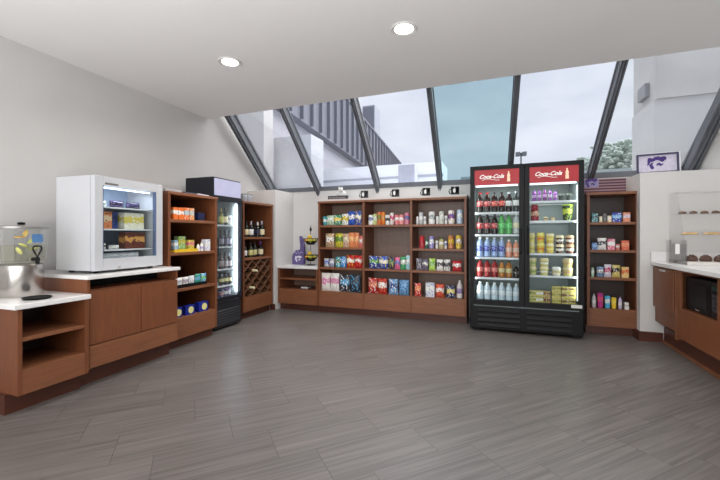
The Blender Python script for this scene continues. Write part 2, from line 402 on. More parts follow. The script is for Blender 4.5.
# ---------------------------------------------------------------- recessed ceiling lights
def downlight(x, y, label, first=[None]):
    if first[0] is None:
        t = thing('recessed_ceiling_light', label, 'ceiling light', (x, y, ZC), 0, 'recessed ceiling lights')
        tr = obj('trim_ring', lathe(nb(), [(.075, .0), (.075, -.004), (.1, -.012), (.104, -.006), (.104, 0), (.075, 0)], seg=32), M('ring_white', (200, 199, 197), .5), t, True)
        le = obj('lens', lathe(nb(), [(0, -.003), (.075, -.003), (.075, -.001), (0, -.001)], seg=32), M('lamp_lens', (255, 255, 255), .5, emit=(255, 250, 240), es=6), t)
        KIDS[t.name] = [tr, le]; first[0] = t
    else:
        t = dup(first[0]); t.location = (x, y, ZC); t['label'] = label
    l = bpy.data.lights.new('downlight', 'AREA'); l.shape = 'DISK'; l.size = .15; l.energy = 13; l.color = (1, .95, .88); l.spread = math.radians(150)
    o = bpy.data.objects.new('downlight', l); COL.objects.link(o); o.location = (x, y, ZC-.02)
downlight(-.673, 2.79, 'round recessed ceiling light above the room centre, right of two')
downlight(-2.32, 2.76, 'round recessed ceiling light nearer the left wall, left of two')

# ================================================================ CASEWORK
def shelf_unit(label, loc, rotz, W, D, Ht, divs, bays, guard=True, back=None, plinth=.1, name='shelving_unit'):
    """local: x 0..W, front y=0, z up.  divs: inner divider x; bays: list of shelf-top heights, last one is the bottom board"""
    t = thing(name, label, 'shelving unit', loc, rotz)
    T = .03
    for x in (0, W-T): obj('side_panel', B(x, x+T, 0, D, plinth, Ht-T, .002), WOOD, t)
    obj('top_panel', B(-.008, W+.008, -.008, D, Ht-T, Ht, .003), WOODX, t)
    obj('back_panel', B(T, W-T, D-.012, D, plinth, Ht-T), back or WOODB, t)
    obj('plinth', B(.0, W, .07, D-.02, 0, plinth), WOODD, t)
    xs = [0]+[d-T/2 for d in divs]+[W-T]
    for d in divs: obj('divider', B(d-T/2, d+T/2, 0, D-.012, plinth, Ht-T, .002), WOOD, t)
    for i, lv in enumerate(bays):
        a, b = xs[i]+T, xs[i+1]
        for k, z in enumerate(lv):
            if k == len(lv)-1:
                obj('base_shelf', B(a, b, .02, D-.012, z-T, z), WOODX, t); obj('base_panel', B(a, b, 0, .02, plinth, z, .002), WOODX, t)
            else: obj('shelf', B(a, b, .004, D-.012, z-T, z, .002), WOODX, t)
            if guard:
                o = obj('shelf_guard', B(a+.005, b-.005, .003 if k == len(lv)-1 else .006, .009, z+.001, z+.055), ACR, t)
    return t
ZS = [1.315, .985, .685, .325]
XB0, XB1 = -2.52, -.36
struct('trim_9', B(XB0, XB1, 5.03, 5.42, 1.677, 1.712), WALL)
shelf_unit('wide brown three-bay snack shelving unit against the back wall', (XB0, 4.95, 0), 0, XB1-XB0, .45, 1.675, [.728, 1.425], [ZS, [ZS[0], ZS[2], ZS[3]], ZS])
XS0, XS1 = atY(587, 4.98)[0], atY(639, 4.98)[0]
shelf_unit('narrow brown shelving unit between the drinks fridge and the right wall', (XS0, 4.98, 0), 0, XS1-XS0, .42, 1.67, [], [[1.32, .995, .675, .31]], False, WOODK)
YB0, YB1, XBK = 2.73, 3.41, -3.05
shelf_unit('tall brown open shelving unit beside the countertop freezer', (XBK, YB0, 0), PI/2, YB1-YB0, .68, 1.61, [], [[1.33, .99, .615, .315]], False, WOODK)

# wine rack
YW0, YW1, XW = 4.13, 4.84, -3.25
wr = thing('wine_rack', 'brown wine rack cabinet with diagonal lattice beside the slim cooler', 'wine rack', (XW, YW0, 0), PI/2)
W_, D_, T = YW1-YW0, .49, .03
for x in (0, W_-T): obj('side_panel', B(x, x+T, 0, D_, .1, 1.61, .002), WOOD, wr)
obj('top_panel', B(-.008, W_+.008, -.008, D_, 1.61, 1.64, .003), WOODX, wr); obj('back_panel', B(T, W_-T, D_-.012, D_, .1, 1.61), WOODK, wr)
obj('plinth', B(0, W_, .06, D_-.02, 0, .1), WOODD, wr)
for z in (1.14, .845, .30): obj('shelf', B(T, W_-T, .004, D_-.012, z-T, z, .002), WOODX, wr)
obj('base_panel', B(T, W_-T, 0, .02, .1, .27, .002), WOODX, wr)
bm = nb(); lo, hi = .30, .815; wi = W_-2*T; pit = .155
def clipline(c, sg):
    # z = lo + sg*(x-T) + c inside box
    pts = []
    for x in (T, W_-T):
        z = lo+sg*(x-T)+c
        if lo <= z <= hi: pts.append((x, z))
    for z in (lo, hi):
        x = T+(z-lo-c)/sg
        if T < x < W_-T: pts.append((x, z))
    return sorted(pts)[:1]+sorted(pts)[-1:] if len(pts) > 1 else None
for sg in (.8, -.8):
    c = -1.2
    while c < 1.4:
        p = clipline(c, sg)
        if p and (p[0][0] != p[1][0]) and abs(p[0][0]-p[1][0]) > .03:
            beam(bm, (p[0][0], .02+.15, p[0][1]), (p[1][0], .17, p[1][1]), .3, .011) if False else None
            (xa, za), (xb_, zb) = p
            dx, dz = xb_-xa, zb-za; l_ = math.hypot(dx, dz); nx, nz = -dz/l_*.006, dx/l_*.006
            prism(bm, [(xa-nx, za-nz), (xb_-nx, zb-nz), (xb_+nx, zb+nz), (xa+nx, za+nz)], .012 if sg > 0 else .016, .33)
        c += pit
obj('lattice', bm, wood('lattice_wood', (120, 84, 62)), wr)

# low open cabinet under the corner counter
xc0, xc1 = -3.225, -2.53
lc = thing('low_cabinet', 'low brown open cabinet with white top in the back left corner', 'cabinet', (xc0, 4.95, 0))
w_ = xc1-xc0
for x in (0, w_-.03): obj('side_panel', B(x, x+.03, 0, .45, .1, .65, .002), WOOD, lc)
obj('back_panel', B(.03, w_-.03, .44, .45, .1, .65), WOODB, lc); obj('plinth', B(0, w_, .07, .44, 0, .1), WOODD, lc)
for z in (.50, .33): obj('shelf', B(.03, w_-.03, .005, .44, z-.025, z, .002), WOODX, lc)
obj('base_panel', B(.03, w_-.03, 0, .02, .1, .305, .002), WOODX, lc)
obj('countertop', B(.0, w_, -.02, .45, .65, .69, .004), QUARTZ, lc)
tag(obj('napkin_stack', B(-.06, .06, -.05, .05, 0, .02, .004), flat((225, 225, 222), .7), loc=(xc0+.4, 5.12, .331)), 'small white folded napkins inside the low corner cabinet', 'napkins')

# left counter cabinets
XF = -2.88
c1 = thing('open_cabinet', 'lower brown open-fronted cabinet under the drinks dispenser', 'cabinet', (XF, 1.43, 0), PI/2)
W1 = .435; D1 = .86
for x in (0, W1-.025): obj('side_panel', B(x, x+.025, 0, D1, .13, .69, .002), WOOD, c1)
obj('back_panel', B(.025, W1-.025, .5, .515, .13, .69), WOODK, c1)
obj('plinth', B(-.02, W1, .1, D1-.02, 0, .13), WOODD, c1)
obj('shelf', B(.025, W1-.025, .005, .5, .475, .5, .002), WOODX, c1)
obj('base_shelf', B(.025, W1-.025, .02, .5, .265, .29), WOODX, c1); obj('base_panel', B(.025, W1-.025, 0, .02, .13, .29, .002), WOODX, c1)
ct = obj('countertop', B(-.03, W1+.005, -.025, D1, .69, .725, .006), QUARTZ); ct.parent = c1
c2 = thing('base_cabinet', 'brown two-door base cabinet with white top under the countertop freezer', 'cabinet', (XF-.025, 1.872, 0), PI/2)
W2 = .84; D2 = .78
obj('carcass', B(0, W2, .03, D2, .14, .745), WOOD, c2)
obj('side_panel', B(0, .02, 0, D2, .745, .83), WOOD, c2); obj('side_panel', B(W2-.02, W2, 0, .3, .745, .83), WOOD, c2)
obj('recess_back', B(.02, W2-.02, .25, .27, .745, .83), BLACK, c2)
obj('edge_strip', B(0, .018, 0, .03, .14, .745, .002), WOOD, c2)
for a, b in ((.022, .45), (.455, W2)): obj('door', B(a, b, .004, .03, .325, .735, .003), WOOD, c2)
obj('drawer', B(.022, W2, .004, .03, .145, .318, .003), WOODX, c2)
obj('plinth', B(0, W2, .11, D2-.05, 0, .14), WOODD, c2)
obj('countertop', B(-.012, W2+.01, -.025, D2, .83, .86, .005), QUARTZ, c2)

# right counter
XK = 1.62
rc = thing('counter_cabinet', 'brown right-hand counter cabinet with white top and microwave opening', 'cabinet', (XK, 4.87, 0), -PI/2)
# local x -> world -Y, local y -> world +X
WR = 2.3; DR = XR-XK-.002
def prof(bm, x0, x1, zt):   # body with a chamfered underside towards the toe recess
    a = [bm.verts.new((x0, y, z)) for y, z in ((0.012, zt), (0.012, .235), (.1, .17), (DR, .17), (DR, zt))]
    b = [bm.verts.new((x1, y, z)) for y, z in ((0.012, zt), (0.012, .235), (.1, .17), (DR, .17), (DR, zt))]
    bm.faces.new(a); bm.faces.new(b[::-1])
    for i in range(5): bm.faces.new((a[i], a[(i+1) % 5], b[(i+1) % 5], b[i]))
for x0, x1 in ((0, .52), (1.28, WR)):
    bm = nb(); prof(bm, x0, x1, .84); obj('carcass', bm, WOOD, rc)
obj('door', B(.012, .50, -.012, .012, .40, .825, .003), WOOD, rc)
obj('latch', B(.22, .33, -.03, -.012, .795, .815, .003), M('latch_steel', (200, 200, 200), .3, .6), rc)
obj('stile', B(.52, .55, -.008, .2, .17, .84, .002), WOODX, rc)
obj('bay_shelf', B(.55, 1.28, .012, DR, .455, .485), WOOD, rc); obj('bay_back', B(.55, 1.28, DR-.03, DR, .485, .84), WOODB, rc)
obj('bay_panel', B(.55, 1.28, -.006, .014, .2, .485, .003), WOOD, rc)
obj('rail', B(.55, 1.28, -.006, .014, .825, .84, .002), WOOD, rc)
obj('stile', B(.55, .63, -.006, .014, .485, .825, .002), WOOD, rc); obj('stile', B(1.235, 1.28, -.006, .014, .485, .825, .002), WOOD, rc)
obj('door', B(1.3, 2.28, -.012, .012, .24, .825, .003), WOOD, rc)
obj('plinth', B(0, WR, .09, DR-.05, 0, .17), WOODD, rc); obj('plinth_trim', B(0.0, WR, .076, .09, 0, .03), WOODX, rc)
obj('countertop', B(0, WR, -.03, DR, .84, .88, .005), QUARTZ, rc)
obj('upstand', B(0, .02, -.028, DR, .88, .985, .003), QUARTZ, rc)
# microwave
mw = thing('microwave', 'black microwave oven set in the right-hand counter cabinet', 'microwave', (XK+.03, 4.87-.645, .487), -PI/2)
obj('body', B(0, .54, .02, .40, .0, .30, .008), BLACK, mw)
obj('door', B(.0, .42, 0, .02, .005, .297, .005), M('black_gloss', (12, 12, 14), .35, spec=.25), mw)
obj('window', B(.06, .35, -.002, .0, .06, .24), M('microwave_window', (30, 28, 30), .3, spec=.3), mw)
obj('control_panel', B(.425, .54, 0, .02, .005, .297, .004), M('panel_black', (18, 18, 21), .3), mw)
obj('display', B(.44, .525, -.002, .0, .23, .27), M('panel_display', (40, 60, 56), .2), mw)
bm = nb()
for i in range(3):
    for k in range(4): box(bm, .442+i*.029, .464+i*.029, -.003, 0, .06+k*.038, .085+k*.038)
obj('keypad', bm, M('keypad_grey', (60, 60, 64), .5), mw)
obj('badge', B(.18, .24, -.004, -.0, .02, .032), STEEL, mw)

# ================================================================ PRODUCTS
W9 = (236, 236, 232); RED = (190, 28, 34); ORG = (226, 112, 36); YEL = (232, 200, 52); GRN = (70, 140, 70); LIM = (168, 212, 52); BLU = (38, 84, 176); NVY = (28, 36, 84)
LBL = (120, 176, 224); TEA = (60, 150, 160); PNK = (222, 110, 150); PUR = (110, 62, 150); BRN = (110, 66, 40); BEI = (206, 178, 140); BLK = (28, 28, 32); SIL = (176, 176, 186); CRM = (232, 220, 180); MAG = (190, 40, 130); LAV = (160, 150, 200)
PK = {}
def bag_bm(w, h, dp):
    bm = nb(); nx, nz = 8, 10; g = {}
    for s in (0, 1):
        for i in range(nx+1):
            for j in range(nz+1):
                u, v = i/nx*2-1, j/nz*2-1
                t = max(0, (1-abs(u)**3)*(1-abs(v)**2.6))**.6*dp/2
                pin = 1-.07*(1-abs(v)**4)*1
                cr = .0016*math.sin(i*2.4) if abs(v) > .99 else 0
                y = dp/2+(-t if s == 0 else t)+cr
                if (i in (0, nx) or j in (0, nz)) and s == 1: g[s, i, j] = g[0, i, j]
                else: g[s, i, j] = bm.verts.new((u*w/2*pin, y, (v+1)/2*h))
    for s in (0, 1):
        for i in range(nx):
            for j in range(nz):
                f = [g[s, i, j], g[s, i+1, j], g[s, i+1, j+1], g[s, i, j+1]]
                bm.faces.new(f if s == 0 else f[::-1])
    return bm
def product(kind, w, h, cols, label, cat, loc, rotz, group, dep=None):
    """one retail product; local front y=0, centred on x, standing on z=0"""
    key = (kind, round(w, 3), round(h, 3), cols, dep)
    loc = tuple(loc)
    if key in PK:
        o = dup(PK[key]); o.location = loc; o.rotation_euler = (0, 0, rotz); o['label'] = label; o['category'] = cat; o['group'] = group; return o
    c1, c2, c3 = (tuple(cols)+tuple(cols[-1:])*3)[:3]
    r = w/2; kids = []; nm = cat.replace(' ', '_')
    if kind == 'bag': o = obj(nm, bag_bm(w, h, dep or min(.07, w*.5)), pack(c1, c2, c3, .25), None, True)
    elif kind == 'box':
        o = obj(nm, B(-r, r, 0, dep or .06, 0, h, .0015), pack(c1, c2, c3))
    elif kind == 'can':
        o = obj(nm, lathe(nb(), [(0, .002), (r*.8, 0), (r, h*.05), (r, h*.9), (r*.84, h*.985), (r*.84, h), (r*.78, h), (r*.78, h*.98), (0, h*.98)], 0, r, 16), pack(c1, c2, c3, .25), None, True)
    elif kind == 'cup':
        o = obj(nm, lathe(nb(), [(0, 0), (r*.78, 0), (r, h*.93), (0, h*.93)], 0, r, 16), pack(c1, c2, c3), None, True)
        kids.append(obj('lid', lathe(nb(), [(0, h*.93), (r*1.04, h*.93), (r*1.04, h*.96), (r*.95, h), (0, h)], 0, r, 16), flat(c3, .4), o, True))
    elif kind == 'jar':
        o = obj(nm, lathe(nb(), [(0, 0), (r*.95, 0), (r, h*.04), (r, h*.7), (r*.8, h*.8), (0, h*.8)], 0, r, 16), pack(c1, c2, c1, .2), None, True)
        kids.append(obj('lid', lathe(nb(), [(0, h*.8), (r*.86, h*.8), (r*.86, h), (0, h)], 0, r, 16), flat(c3, .4), o, True))
    elif kind == 'bottle':   # soft drink / water bottle: c1 liquid, c2 label, c3 cap
        o = obj(nm, lathe(nb(), [(0, .003), (r*.7, 0), (r, h*.05), (r, h*.2), (r*.93, h*.3), (r*.93, h*.55), (r, h*.62), (r*.92, h*.72), (r*.45, h*.87), (r*.36, h*.93), (0, h*.93)], 0, r, 14), M('liquid_%d_%d_%d' % c1, c1, .08, var=.05), None, True)
        kids.append(obj('label', lathe(nb(), [(r*.97, h*.3), (r*1.0, h*.31), (r*1.0, h*.55), (r*.97, h*.56)], 0, r, 14), pack(c2, c2, W9 if c2 != W9 else c3), o, True))
        kids.append(obj('cap', lathe(nb(), [(0, h*.92), (r*.42, h*.92), (r*.42, h), (0, h)], 0, r, 12), flat(c3, .4), o, True))
    elif kind == 'wine':
        o = obj(nm, lathe(nb(), [(0, .003), (r*.8, 0), (r, h*.02), (r, h*.58), (r*.8, h*.66), (r*.36, h*.74), (r*.34, h*.8), (0, h*.8)], 0, r, 16), M('bottle_glass_%d_%d_%d' % c1, c1, .06, var=.05), None, True)
        kids.append(obj('label', lathe(nb(), [(r*.98, h*.14), (r*1.03, h*.15), (r*1.03, h*.48), (r*.98, h*.49)], 0, r, 16), flat(c2, .6), o, True))
        kids.append(obj('capsule', lathe(nb(), [(r*.3, h*.78), (r*.4, h*.78), (r*.38, h), (0, h)], 0, r, 12), flat(c3, .4), o, True))
    elif kind == 'tub':      # clear-lidded food container
        o = obj(nm, lathe(nb(), [(0, 0), (r*.82, 0), (r*.98, h*.72), (0, h*.72)], 0, r, 18), pack(c1, c2, c3), None, True)
        kids.append(obj('lid', lathe(nb(), [(0, h*.72), (r, h*.72), (r, h*.82), (r*.8, h), (0, h)], 0, r, 18), flat(c3, .3), o, True))
    elif kind == 'tube':
        bm = nb(); prism(bm, [(-r*.8, 0), (r*.8, 0), (r, h), (-r, h)], .012, .02+r)
        bmesh.ops.bevel(bm, geom=list(bm.edges), offset=min(r*.3, .006), segments=2, affect='EDGES')
        o = obj(nm, bm, pack(c1, c2, c3), None, True)
    elif kind == 'wedge':    # sandwich wedge pack
        bm = nb(); dd = dep or .08; a = [(-r, 0, 0), (r, 0, 0), (r, 0, h), (-r, 0, h), (-r*.9, dd, 0), (r*.9, dd, 0), (r*.9, dd, h*.5), (-r*.9, dd, h*.5)]
        v = [bm.verts.new(p) for p in a]
        for f in ((0, 1, 2, 3), (4, 7, 6, 5), (0, 4, 5, 1), (3, 2, 6, 7), (0, 3, 7, 4), (1, 5, 6, 2)): bm.faces.new([v[i] for i in f])
        bmesh.ops.bevel(bm, geom=list(bm.edges), offset=.003, segments=1, affect='EDGES')
        o = obj(nm, bm, pack(c1, c2, c3, .2))
    o.location = loc; o.rotation_euler = (0, 0, rotz); tag(o, label, cat, group)
    PK[key] = o; KIDS[o.name] = kids
    return o
ORD = ['first', 'second', 'third', 'fourth', 'fifth', 'sixth', 'seventh', 'eighth', 'ninth', 'tenth', 'eleventh', 'twelfth', 'thirteenth']
CAT = dict(bag='snack bag', box='carton', can='can', cup='cup', jar='jar', bottle='bottle', wine='wine bottle', tub='food tub', tube='tube', wedge='sandwich pack')
def row(axis, plane, z, place, items, group, cat=None):
    """items: (px centre, px width, px height, kind, colours, description[, lift z[, set back[, depth]]])"""
    for i, it in enumerate(items):
        px, wp, hp, kind, cols, desc = it[:6]; lift = it[6] if len(it) > 6 else 0; back = it[7] if len(it) > 7 else 0; dep = it[8] if len(it) > 8 else None
        P = plane+back if axis == 'Y' else plane-back
        fn = atY if axis == 'Y' else atX
        a, d0 = fn(px-wp/2, P); b, d1 = fn(px+wp/2, P); c, d = fn(px, P)
        wd = abs(b-a)*(1.08 if kind == 'bag' else 1.1 if kind in ('can', 'cup', 'jar') else .97); hh = hp/F*d
        kw = ORD[i]+' from left'
        label = '%s, %s, %s' % (desc, kw, place)
        # products copied only when equal: snap sizes to half centimetres
        wd = max(.02, round(wd*200)/200-.002); hh = round(hh*200)/200
        if axis == 'Y': product(kind, wd, hh, tuple(cols), label, cat or CAT[kind], (c, P, z+lift), 0, group, dep)
        else: product(kind, wd, hh, tuple(cols), label, cat or CAT[kind], (P, (a+b)/2, z+lift), PI/2, group, dep)

# ---- back unit
P = 4.985
g = 'snacks on the back wall shelving'
row('Y', P, ZS[0], 'left bay top shelf', [
 (324.2, 4, 9, 'cup', (TEA, W9, TEA), 'teal cup'), (329.5, 7, 10, 'bag', ((190, 214, 190), W9, GRN), 'pale green bag'), (337, 7.5, 10.5, 'bag', ((70, 150, 110), YEL, W9), 'green and yellow bag'),
 (344.5, 6, 11.5, 'bag', (W9, YEL, GRN), 'white and yellow bag'), (351, 6.5, 14, 'bag', (BLU, W9, BLU), 'blue and white bag'), (357.8, 6.2, 14, 'bag', (BLU, W9, YEL), 'blue bag with yellow spot')], g)
row('Y', P, ZS[1], 'left bay second shelf', [
 (329, 8.5, 14, 'bag', (BEI, W9, BRN), 'beige and brown bag'), (338.3, 7.5, 14, 'bag', ((206, 200, 60), (90, 140, 50), BRN), 'yellow and green bag'), (345.3, 6, 14, 'bag', (BEI, CRM, (150, 100, 140)), 'cream bag'),
 (351, 5, 15, 'bag', ((220, 140, 90), (235, 190, 130), ORG), 'orange bag'), (356, 5, 15, 'bag', ((220, 140, 90), (235, 190, 130), RED), 'orange and red bag'), (360.8, 4, 12, 'bag', ((216, 120, 110), W9, RED), 'pink and red bag')], g)
row('Y', P, ZS[2], 'left bay third shelf', [
 (326, 4.8, 8.5, 'bag', (SIL, BLU, W9), 'silver and blue pouch'), (331.2, 4.8, 8.5, 'bag', (SIL, W9, BLU), 'silver pouch'), (337.2, 5.4, 10.5, 'can', (TEA, (60, 110, 60), W9), 'green and blue can'), (342.6, 5, 11, 'can', ((40, 130, 200), LBL, W9), 'bright blue can'),
 (349.8, 7.5, 12.5, 'bag', (RED, W9, YEL), 'red bag with yellow spot'), (357.8, 7.5, 12.5, 'bag', (RED, W9, (230, 90, 50)), 'red and white bag')], g)
row('Y', P, ZS[3], 'left bay bottom shelf', [
 (324.8, 8.6, 18, 'bag', ((232, 226, 220), (222, 140, 180), W9), 'large white and pink bag'), (333.8, 8.8, 18, 'bag', (W9, (222, 140, 180), (210, 190, 180)), 'large white and pink bag'),
 (343.8, 9.4, 17, 'bag', ((44, 52, 66), (90, 160, 205), W9), 'black and blue bag'), (354.3, 9.8, 17, 'bag', ((44, 52, 66), (70, 78, 90), (90, 170, 215)), 'black and light blue bag')], g)
row('Y', P, ZS[0], 'middle bay top shelf', [
 (370.2, 4.4, 10, 'can', (W9, (90, 110, 160), W9), 'white and blue can'), (374.6, 3.6, 11, 'can', ((216, 224, 150), W9, GRN), 'pale yellow can'), (378.6, 3.8, 13, 'can', ((206, 120, 70), (90, 130, 60), ORG), 'orange and green can'), (382.6, 3.8, 13, 'can', (ORG, (200, 130, 90), YEL), 'orange can'),
 (387, 4.6, 10, 'cup', (W9, BLK, W9), 'white and black cup'), (391.5, 3.6, 12, 'can', (W9, PNK, RED), 'white and pink can'), (396.3, 4.4, 10, 'can', ((226, 130, 140), W9, RED), 'pink can'), (401, 4.4, 10, 'can', ((226, 150, 140), W9, PNK), 'pale pink can'), (406.5, 5, 12, 'can', ((206, 130, 150), (90, 120, 170), RED), 'pink and blue can')], g)
row('Y', P, ZS[2], 'middle bay lower shelf', [
 (373, 9.2, 12.5, 'bag', ((40, 70, 150), (90, 160, 70), W9), 'blue and green bag'), (382.8, 9, 12.5, 'bag', (BLU, W9, YEL), 'blue and white bag'), (391, 6, 12, 'bag', (NVY, (60, 120, 100), YEL), 'navy bag with yellow spot'), (397.1, 5.2, 12, 'bag', (PNK, (90, 130, 200), RED), 'pink and blue bag'),
 (402.8, 5.2, 13, 'bag', ((70, 160, 110), W9, GRN), 'green and white bag'), (408, 4.2, 14.5, 'bag', ((170, 210, 220), W9, TEA), 'pale blue bag')], g)
row('Y', P, ZS[3], 'middle bay bottom shelf', [
 (372.2, 8.8, 15.5, 'bag', ((186, 40, 36), (220, 120, 80), W9), 'red bag'), (381.8, 8.8, 15.5, 'bag', ((186, 40, 36), W9, (220, 120, 80)), 'red and white bag'),
 (392.8, 9, 15.5, 'bag', ((110, 160, 206), (50, 80, 140), W9), 'light blue bag'), (403.5, 9.6, 15.5, 'bag', ((110, 160, 206), LBL, NVY), 'light blue and navy bag')], g)
row('Y', P, ZS[0], 'right bay top shelf', [
 (417.2, 2.4, 8, 'can', (W9, W9, SIL), 'small white can'), (420.6, 4.2, 12.5, 'cup', ((206, 208, 210), W9, SIL), 'tall pale grey cup'), (424.6, 2.8, 8, 'can', (W9, SIL, W9), 'small white can'), (431.3, 6, 13, 'can', (W9, (150, 158, 160), W9), 'white and grey canister'),
 (437.2, 2.6, 8, 'can', (W9, W9, SIL), 'small white can'), (441.2, 5, 13, 'can', ((206, 210, 200), W9, (150, 160, 150)), 'pale grey canister'), (445.9, 2.6, 8.5, 'can', (W9, SIL, W9), 'small white can'), (451, 6, 14, 'can', (W9, (90, 90, 170), ORG), 'white blue and orange canister'), (459.4, 5.8, 14.5, 'can', ((190, 206, 224), W9, LBL), 'pale blue canister')], g)
row('Y', P, ZS[1], 'right bay second shelf', [
 (421.5, 5.4, 12.5, 'jar', ((186, 50, 56), (150, 30, 40), RED), 'red jar'), (426.6, 3, 9, 'can', ((50, 100, 90), W9, GRN), 'small dark green can'), (431.2, 4.6, 12.5, 'can', (LAV, W9, BLU), 'lavender can'), (436.7, 2.8, 8, 'can', (W9, SIL, W9), 'small white can'),
 (441.2, 4.8, 12, 'jar', ((190, 176, 130), W9, (90, 100, 60)), 'beige jar with green lid'), (445.6, 2.4, 8, 'can', (W9, BLU, W9), 'small white and blue can'), (450.6, 5.6, 13.5, 'can', ((200, 130, 70), YEL, (120, 60, 60)), 'orange canister'), (458.4, 5.6, 13.5, 'can', ((214, 190, 60), W9, (150, 60, 60)), 'yellow canister')], g)
row('Y', P, ZS[2], 'right bay third shelf', [
 (418.8, 5.8, 11.5, 'bag', ((110, 104, 124), (60, 50, 70), W9), 'silver and purple bag'), (425, 5.6, 11.5, 'bag', ((110, 104, 124), W9, (60, 50, 70)), 'grey and white bag'), (432, 6.2, 12, 'bag', (LIM, (120, 180, 60), W9), 'lime green bag'),
 (439.6, 6.4, 11.5, 'bag', (W9, BLK, W9), 'white and black bag'), (446.8, 6.4, 11.5, 'bag', (W9, (90, 90, 96), BLK), 'white and grey bag'), (456.6, 9, 10.5, 'bag', ((186, 34, 44), W9, RED), 'wide red and white bag')], g)
row('Y', P, ZS[3], 'right bay bottom shelf', [
 (417.5, 6.2, 13, 'bag', ((206, 50, 36), (230, 130, 60), W9), 'red and orange bag'), (430, 9, 14.5, 'box', ((212, 214, 222), W9, (120, 150, 200)), 'white and pale blue carton'), (439.6, 8.4, 13.5, 'bag', ((206, 80, 60), W9, ORG), 'red and cream bag'),
 (450.5, 8, 12.5, 'bag', ((40, 52, 100), (230, 210, 110), W9), 'navy and yellow bag'), (459.4, 6.4, 18, 'bottle', ((220, 216, 216), (120, 90, 160), W9), 'white squeeze bottle with purple label')], g)

# ---- right unit
P = 5.01; g = 'toiletries and sundries on the right shelving unit'
row('Y', P, 1.32, 'right unit top shelf', [
 (595, 6.4, 9, 'box', ((60, 130, 136), (40, 90, 100), W9), 'teal carton'), (600.9, 3, 6, 'box', (CRM, W9, CRM), 'small cream carton'), (605.1, 4, 9, 'can', ((110, 106, 100), (80, 80, 80), SIL), 'grey round tin'), (609.6, 4, 6.5, 'box', (CRM, W9, PNK), 'small cream and pink carton'),
 (617, 9.2, 9.5, 'box', ((40, 70, 170), (140, 190, 230), W9), 'blue carton'), (626.8, 7.4, 9.5, 'box', ((226, 150, 120), (216, 206, 220), ORG), 'orange and lilac carton')], g)
row('Y', P, .995, 'right unit second shelf', [
 (594.6, 5.6, 7, 'box', ((70, 110, 180), LBL, W9), 'small blue carton'), (602.4, 8.6, 12, 'bag', (W9, (70, 70, 76), W9), 'white and black packet'), (611.4, 7.6, 11, 'box', ((216, 120, 140), W9, W9), 'pink and white carton'), (618, 3.8, 6, 'box', ((206, 120, 110), W9, RED), 'small pink carton'), (625.4, 8.2, 9.5, 'box', ((220, 110, 80), (230, 150, 110), RED), 'orange red carton')], g)
row('Y', P, .675, 'right unit third shelf', [
 (592.8, 2.8, 9, 'box', ((170, 206, 180), W9, GRN), 'slim green carton'), (600.6, 7, 10, 'bag', ((130, 160, 196), W9, NVY), 'blue and white packet'), (608.2, 6.8, 13, 'bag', ((216, 206, 220), (190, 60, 110), W9), 'pink and white packet'), (616.6, 7.8, 12.5, 'bag', ((206, 186, 100), BLK, CRM), 'yellow and black packet'), (625.4, 7.4, 11, 'box', ((230, 190, 120), (216, 110, 60), CRM), 'cream and orange carton')], g)
row('Y', P, .31, 'right unit bottom shelf', [
 (594.4, 4.6, 14, 'bottle', ((206, 204, 204), W9, SIL), 'white lotion bottle'), (600.8, 6, 15, 'tube', (MAG, (220, 80, 110), PUR), 'magenta tube'), (608, 5.6, 12.5, 'tube', ((70, 180, 216), W9, LBL), 'cyan and white tube'), (614.4, 5, 11, 'tube', (YEL, (236, 210, 90), YEL), 'yellow tube'), (620.6, 4, 12.5, 'bottle', ((200, 190, 220), W9, PUR), 'lilac bottle'), (627, 4.4, 7, 'box', (W9, (190, 180, 170), W9), 'small white carton')], g)

# ---- left bookshelf
P = XBK-.03; g = 'packets and medicine on the left shelving unit'
row('X', P, 1.33, 'left unit top shelf', [
 (176, 5, 12, 'box', ((236, 120, 50), W9, ORG), 'orange carton'), (181.4, 5, 12, 'box', ((236, 120, 50), W9, ORG), 'orange carton'), (186.8, 5, 12, 'box', ((236, 120, 50), (170, 190, 200), W9), 'orange carton with grey patch'), (192, 5, 12, 'box', ((226, 150, 90), (180, 190, 190), W9), 'orange and grey carton'), (201.5, 6.8, 8, 'box', ((24, 34, 64), NVY, BLK), 'small navy carton')], g)
row('X', P, .99, 'left unit second shelf', [
 (176.4, 3.6, 9, 'box', ((130, 180, 220), W9, YEL), 'blue and white carton', .03), (182, 7.4, 12.5, 'box', ((150, 200, 120), (210, 210, 80), W9), 'green and yellow carton', .03, .09), (191.5, 6, 8.5, 'box', ((216, 190, 90), PNK, GRN), 'yellow and pink carton', .03, .06), (199.3, 2.4, 7, 'bottle', (W9, W9, W9), 'tiny white bottle'), (202.8, 2.6, 8.5, 'bottle', (W9, LAV, W9), 'tiny white bottle'), (208, 5, 11.5, 'box', ((226, 226, 232), W9, LAV), 'white and lilac carton')], g)
y0_, y1_ = atX(174.5, P)[0], atX(197.5, P)[0]
tr = obj('tray', B(0, y1_-y0_, 0, .06, 0, .004), flat((230, 190, 40)), loc=(P+.005, y0_, .991), rot=(0, 0, PI/2)); tag(tr, 'low yellow display tray on the second shelf of the left unit', 'tray')
obj('front_lip', B(0, y1_-y0_, 0, .004, .004, .032), flat((230, 190, 40)), tr); obj('rear_lip', B(0, y1_-y0_, .056, .06, .004, .024), flat((230, 190, 40)), tr)
y0_, y1_ = atX(176, P)[0], atX(207, P)[0]
tr = obj('tray', B(0, y1_-y0_, 0, .1, 0, .005), BLACK, loc=(P, y0_, .616), rot=(0, 0, PI/2)); tag(tr, 'black display tray holding packets on the left unit', 'tray')
for a, b, c, d in ((0, y1_-y0_, 0, .005), (0, y1_-y0_, .095, .1)): obj('rim', B(a, b, c, d, .005, .035), BLACK, tr)
